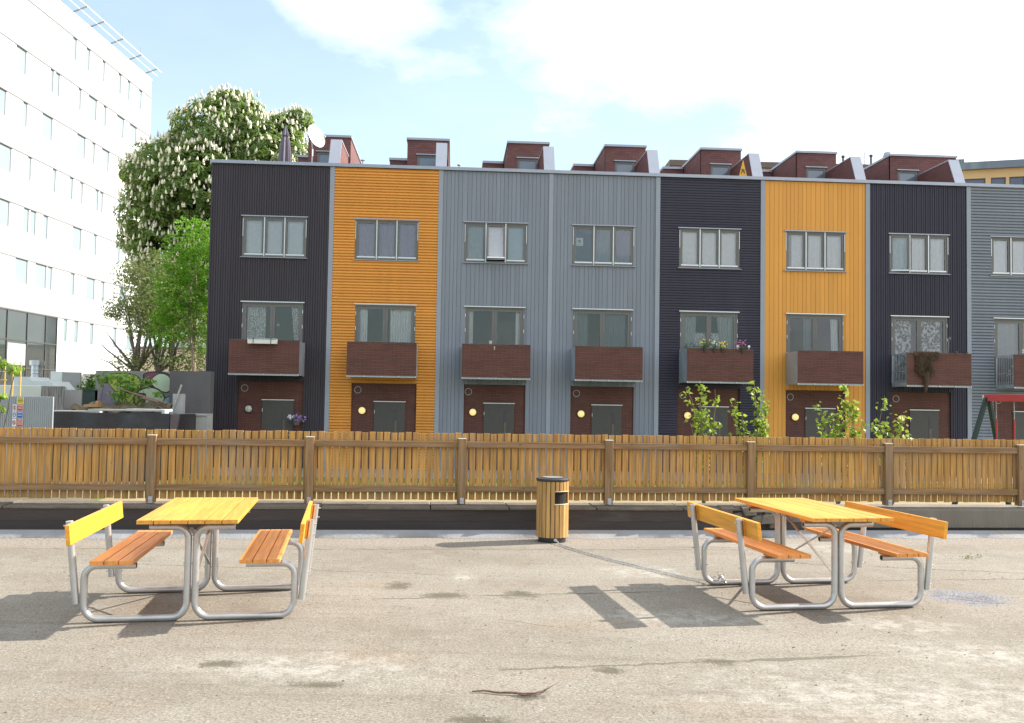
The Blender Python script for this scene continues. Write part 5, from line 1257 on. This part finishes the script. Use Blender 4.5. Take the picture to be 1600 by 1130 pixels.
def leafy_shrub(name, loc, lobes, n, size, lm, label, stems=5, seed=1, cat='shrub', group=None, bk=bark, asp=.6, jit=.5, inner=.5):
    r = empty(name, loc, 0, label, cat, group); rg = np.random.default_rng(seed)
    C, D = lobe_points(lobes, n, rg, inner); V, F = diamonds(C, D + np.array([0, 0, .5]), size, asp, rg, jit=jit); npmesh('foliage', V, F, lm, r)
    m = MB()
    for j in range(max(stems, len(lobes))): l = lobes[j % len(lobes)]; limb(m, (rg.uniform(-.08, .08), rg.uniform(-.05, .05), 0), l[:3], .022 if stems < 20 else .06, .006, .06, 6, seed * 10 + j)
    m.build('stem', bk, r, smooth=True); return r
dk = leafmat('dark_leaf', (.025, .055, .015), (.08, .13, .03), .3)
leafy_shrub('dark_shrub', (-11.9, 39.5, GZ), [(-.6, 0, 2.6, 1.0, 1, .9), (.5, 0, 2.8, 1.1, 1, 1.0), (-1.5, 0, 2.2, .8, .8, .7), (1.4, 0, 2.4, 1, 1, .9)], 4200, .16, dk, 'dense dark shrub behind the concrete wall beside the end house', seed=21)
leafy_shrub('grey_shrub', (-16.2, 37.5, GZ), [(0, 0, 2.4, .9, .8, .75), (-.5, 0, 1.9, .9, .8, .8), (.7, 0, 2.1, .8, .8, .6)], 2000, .13, leafmat('greyish_leaf', (.07, .09, .035), (.20, .21, .11), .35), 'loose greyish shrub left of the crooked stems', seed=22)
leafy_shrub('elder_shrub', (-11.9, 26.2, GZ), [(.45, 0, 2.62, .35, .3, .20), (.95, -.1, 2.62, .45, .3, .22), (1.3, -.1, 2.4, .4, .3, .25), (1.0, -.2, 2.15, .35, .25, .25), (1.7, -.1, 2.55, .3, .2, .15), (1.5, -.15, 2.0, .2, .2, .2), (2.0, -.1, 2.2, .16, .2, .10)], 650, .12, leafmat('elder_leaf', (.11, .24, .035), (.26, .40, .09), .45), 'light green leafy shrub growing in front of the graffiti', seed=23)
leafy_shrub('elder_shrub', (-12.3, 27.6, GZ), [(0, -.3, 2.5, .4, .3, .3), (-.1, -.3, 2.2, .35, .3, .3), (.3, -.35, 2.35, .3, .25, .3)], 520, .12, leafmat('elder_deep_leaf', (.06, .15, .03), (.16, .28, .06), .4), 'deeper green leafy shrub above the dark green panel', seed=24)

ml = leafmat('maple_leaf', (.17, .27, .035), (.40, .48, .085), .5)
GS = 'young maple saplings behind the slatted fence'
def sapling(x, y, tips, label, seed, leaf=.098, per=92, lm=ml):
    r = empty('maple_sapling', (x, y, GZ), 0, label, 'sapling', GS); rg = np.random.default_rng(seed); m = MB(); C = []; N = []
    for j, (tx, tz, f) in enumerate(tips):
        b = Vector((tx, rg.uniform(-.12, .12), tz)); p = limb(m, (rg.uniform(-.02, .02), 0, .35), b, .016, .004, .07, 8, seed * 7 + j)
        for k in range(max(4, int(7 * f + 1))):
            t = .30 + .70 * ((k + rg.uniform(.2, 1)) / max(4, int(7 * f + 1))); i = min(7, int(t * 8)); c = p[i].lerp(p[i + 1], min(1, t * 8 - i)); nl = int(per * f / 9 * rg.uniform(.75, 1.25))
            cc = np.array(c) + rg.normal(0, .02, 3)
            for _ in range(nl): C.append(cc + rg.normal(0, .052, 3)); N.append((rg.normal(0, .4), -.35 + rg.normal(0, .4), .8))
    m.tube([(0, 0, 0), (0, 0, .4)], [.03, .022], 8); m.build('stem', M('sapling_bark', (.20, .14, .10), .9, .2, 10), r, smooth=True)
    C = np.array(C); V, F = diamonds(C, np.array(N), leaf, .75, rg, fold=.25, jit=.5); npmesh('foliage', V, F, lm, r); return r
z0 = -GZ
sapling(3.52, 17, [(-.33, 1.90 + z0, .7), (-.05, 1.95 + z0, 1.1), (.19, 1.87 + z0, .8), (-.28, 1.25 + z0, .7), (.16, 1.2 + z0, .6), (-.16, 1.55 + z0, .8), (.0, 1.5 + z0, .8)], 'open sapling standing before the door of the flowered house', 31)
sapling(4.42, 17, [(-.36, 1.70 + z0, 1), (0, 2.05 + z0, 1.3), (.27, 1.62 + z0, 1.1), (-.36, 1.16 + z0, .4), (.16, 1.85 + z0, 1.1), (-.2, 1.45 + z0, 1.1), (.08, 1.5 + z0, 1), (.2, 1.3 + z0, .8)], 'tallest dense sapling, left of the upright-boarded orange house', 32, per=72)
sapling(6.0, 17.1, [(-.36, 1.62 + z0, .9), (.15, 1.90 + z0, 1.4), (.30, 1.50 + z0, 1), (-.30, 1.35 + z0, .9), (0, 1.5 + z0, 1.2), (.45, 1.28 + z0, .8), (.05, 1.2 + z0, 1.2), (.22, 1.7 + z0, 1.2)], 'bushy sapling standing before the upright-boarded orange house', 33, per=78)
sapling(6.93, 17, [(-.36, 1.28 + z0, 1), (-.13, 1.80 + z0, .9), (.27, 1.16 + z0, .9), (.2, 1.48 + z0, 1), (-.05, 1.42 + z0, 1), (-.28, 1.05 + z0, .7), (.1, 1.2 + z0, .9)], 'sapling with one tall tip below the brown hide', 34, per=70)

# sapling tied to yellow poles at the left edge
leafy_shrub('staked_sapling', (-9.97, 18.0, GZ), [(-.15, 0, 2.85, .22, .2, .14), (.15, 0, 2.72, .25, .2, .13), (.38, .0, 2.62, .16, .2, .12), (-.1, 0, 2.15, .22, .2, .09), (.12, 0, 2.1, .14, .2, .07), (.15, 0, 1.85, .10, .1, .06), (-.2, 0, 1.7, .1, .1, .08), (0, 0, 1.45, .14, .1, .07)], 420, .10, leafmat('young_leaf', (.16, .30, .04), (.40, .52, .10), .5), 'young green sapling by the yellow poles at the left edge', seed=41, cat='sapling')
yl = M('yellow_pole', (.66, .44, .12), .55, .1)
m = MB()
for x, z1 in ((-11.20, 2.24), (-11.02, 2.14), (-10.85, 2.29)): m.tube([(x, 20.6, GZ), (x, 20.6, z1)], .014, 8)
m.tube([(-11.5, 20.58, 1.87), (-11.15, 20.58, 1.88)], .012, 8); m.tube([(-11.5, 20.58, 2.06), (-10.85, 20.58, 2.07)], .010, 8)
tag(m.build('yellow_frame', yl, smooth=True), 'frame of thin yellow poles standing behind the hoarding edge', 'frame')

# ------------------------------------------------------------------ swing
sw = empty('swing_set', (9.14, 18, 0), math.atan2(-.94, .35), 'red swing beam on dark green legs at the right edge', 'swing')
redm = M('red_paint', (.48, .028, .030), .35, .06); grn = M('dark_green_paint', (.012, .030, .022), .55, .1)
MB().box(.02, 2.6, -.055, .055, 1.735, 1.865).build('beam', redm, sw, bevel=.008)
MB().box(-.01, .019, -.05, .05, 1.73, 1.86).build('beam_cap', silver, sw)
for x in (.06, 2.5):
    for sg in (-1, 1): MB().bar((x, .03 * sg, 1.80), (x, -.98 if sg < 0 else .60, GZ), .075, .075).build('leg', grn, sw, bevel=.008)
swm = M('grey_chain', (.45, .45, .46), .4, metal=.6)
for a, b in ((.26, .66), (1.45, 1.85)):
    for x in (a, b):
        m = MB()
        for k in range(10):
            zc = 1.72 - k * .033; w_ = (.007, 0) if k % 2 else (0, .007)
            m.tube([(x + w_[0] * math.sin(2 * PI * j / 8), w_[1] * math.sin(2 * PI * j / 8), zc + .021 * math.cos(2 * PI * j / 8)) for j in range(8)], .0045, 5, closed=True)
        m.build('chain', swm, sw, smooth=True)
        MB().tube([(x, 0, 1.395), (x + (.01 if x == a else -.01), 0, .0)], .013, 8).build('red_sleeve', redm, sw, smooth=True)
    MB().box(a - .02, b + .02, -.08, .08, -.04, .0).build('seat', black, sw, bevel=.01)

# weeds in the cracks of the yard
for k, (x, y, n, lb_) in enumerate(((4.87, 9.93, 26, 'low green weed in a crack of the concrete, right of the chained table'), (5.07, 10.05, 16, 'smaller green weed in the concrete at the right, just behind the low one'))):
    C = RNG.normal(0, 1, (n, 3)) * np.array([.07, .04, .010]) + np.array([0, 0, .022]); V, F = diamonds(C, np.tile(np.array([0, -.3, 1.0]), (n, 1)), .03, .45)
    o = npmesh('weed', V, F, leafmat('weed_leaf', (.08, .12, .02), (.20, .23, .05), .3)); o.location = (x, y, 0); tag(o, lb_, 'weed', 'weeds in the yard')
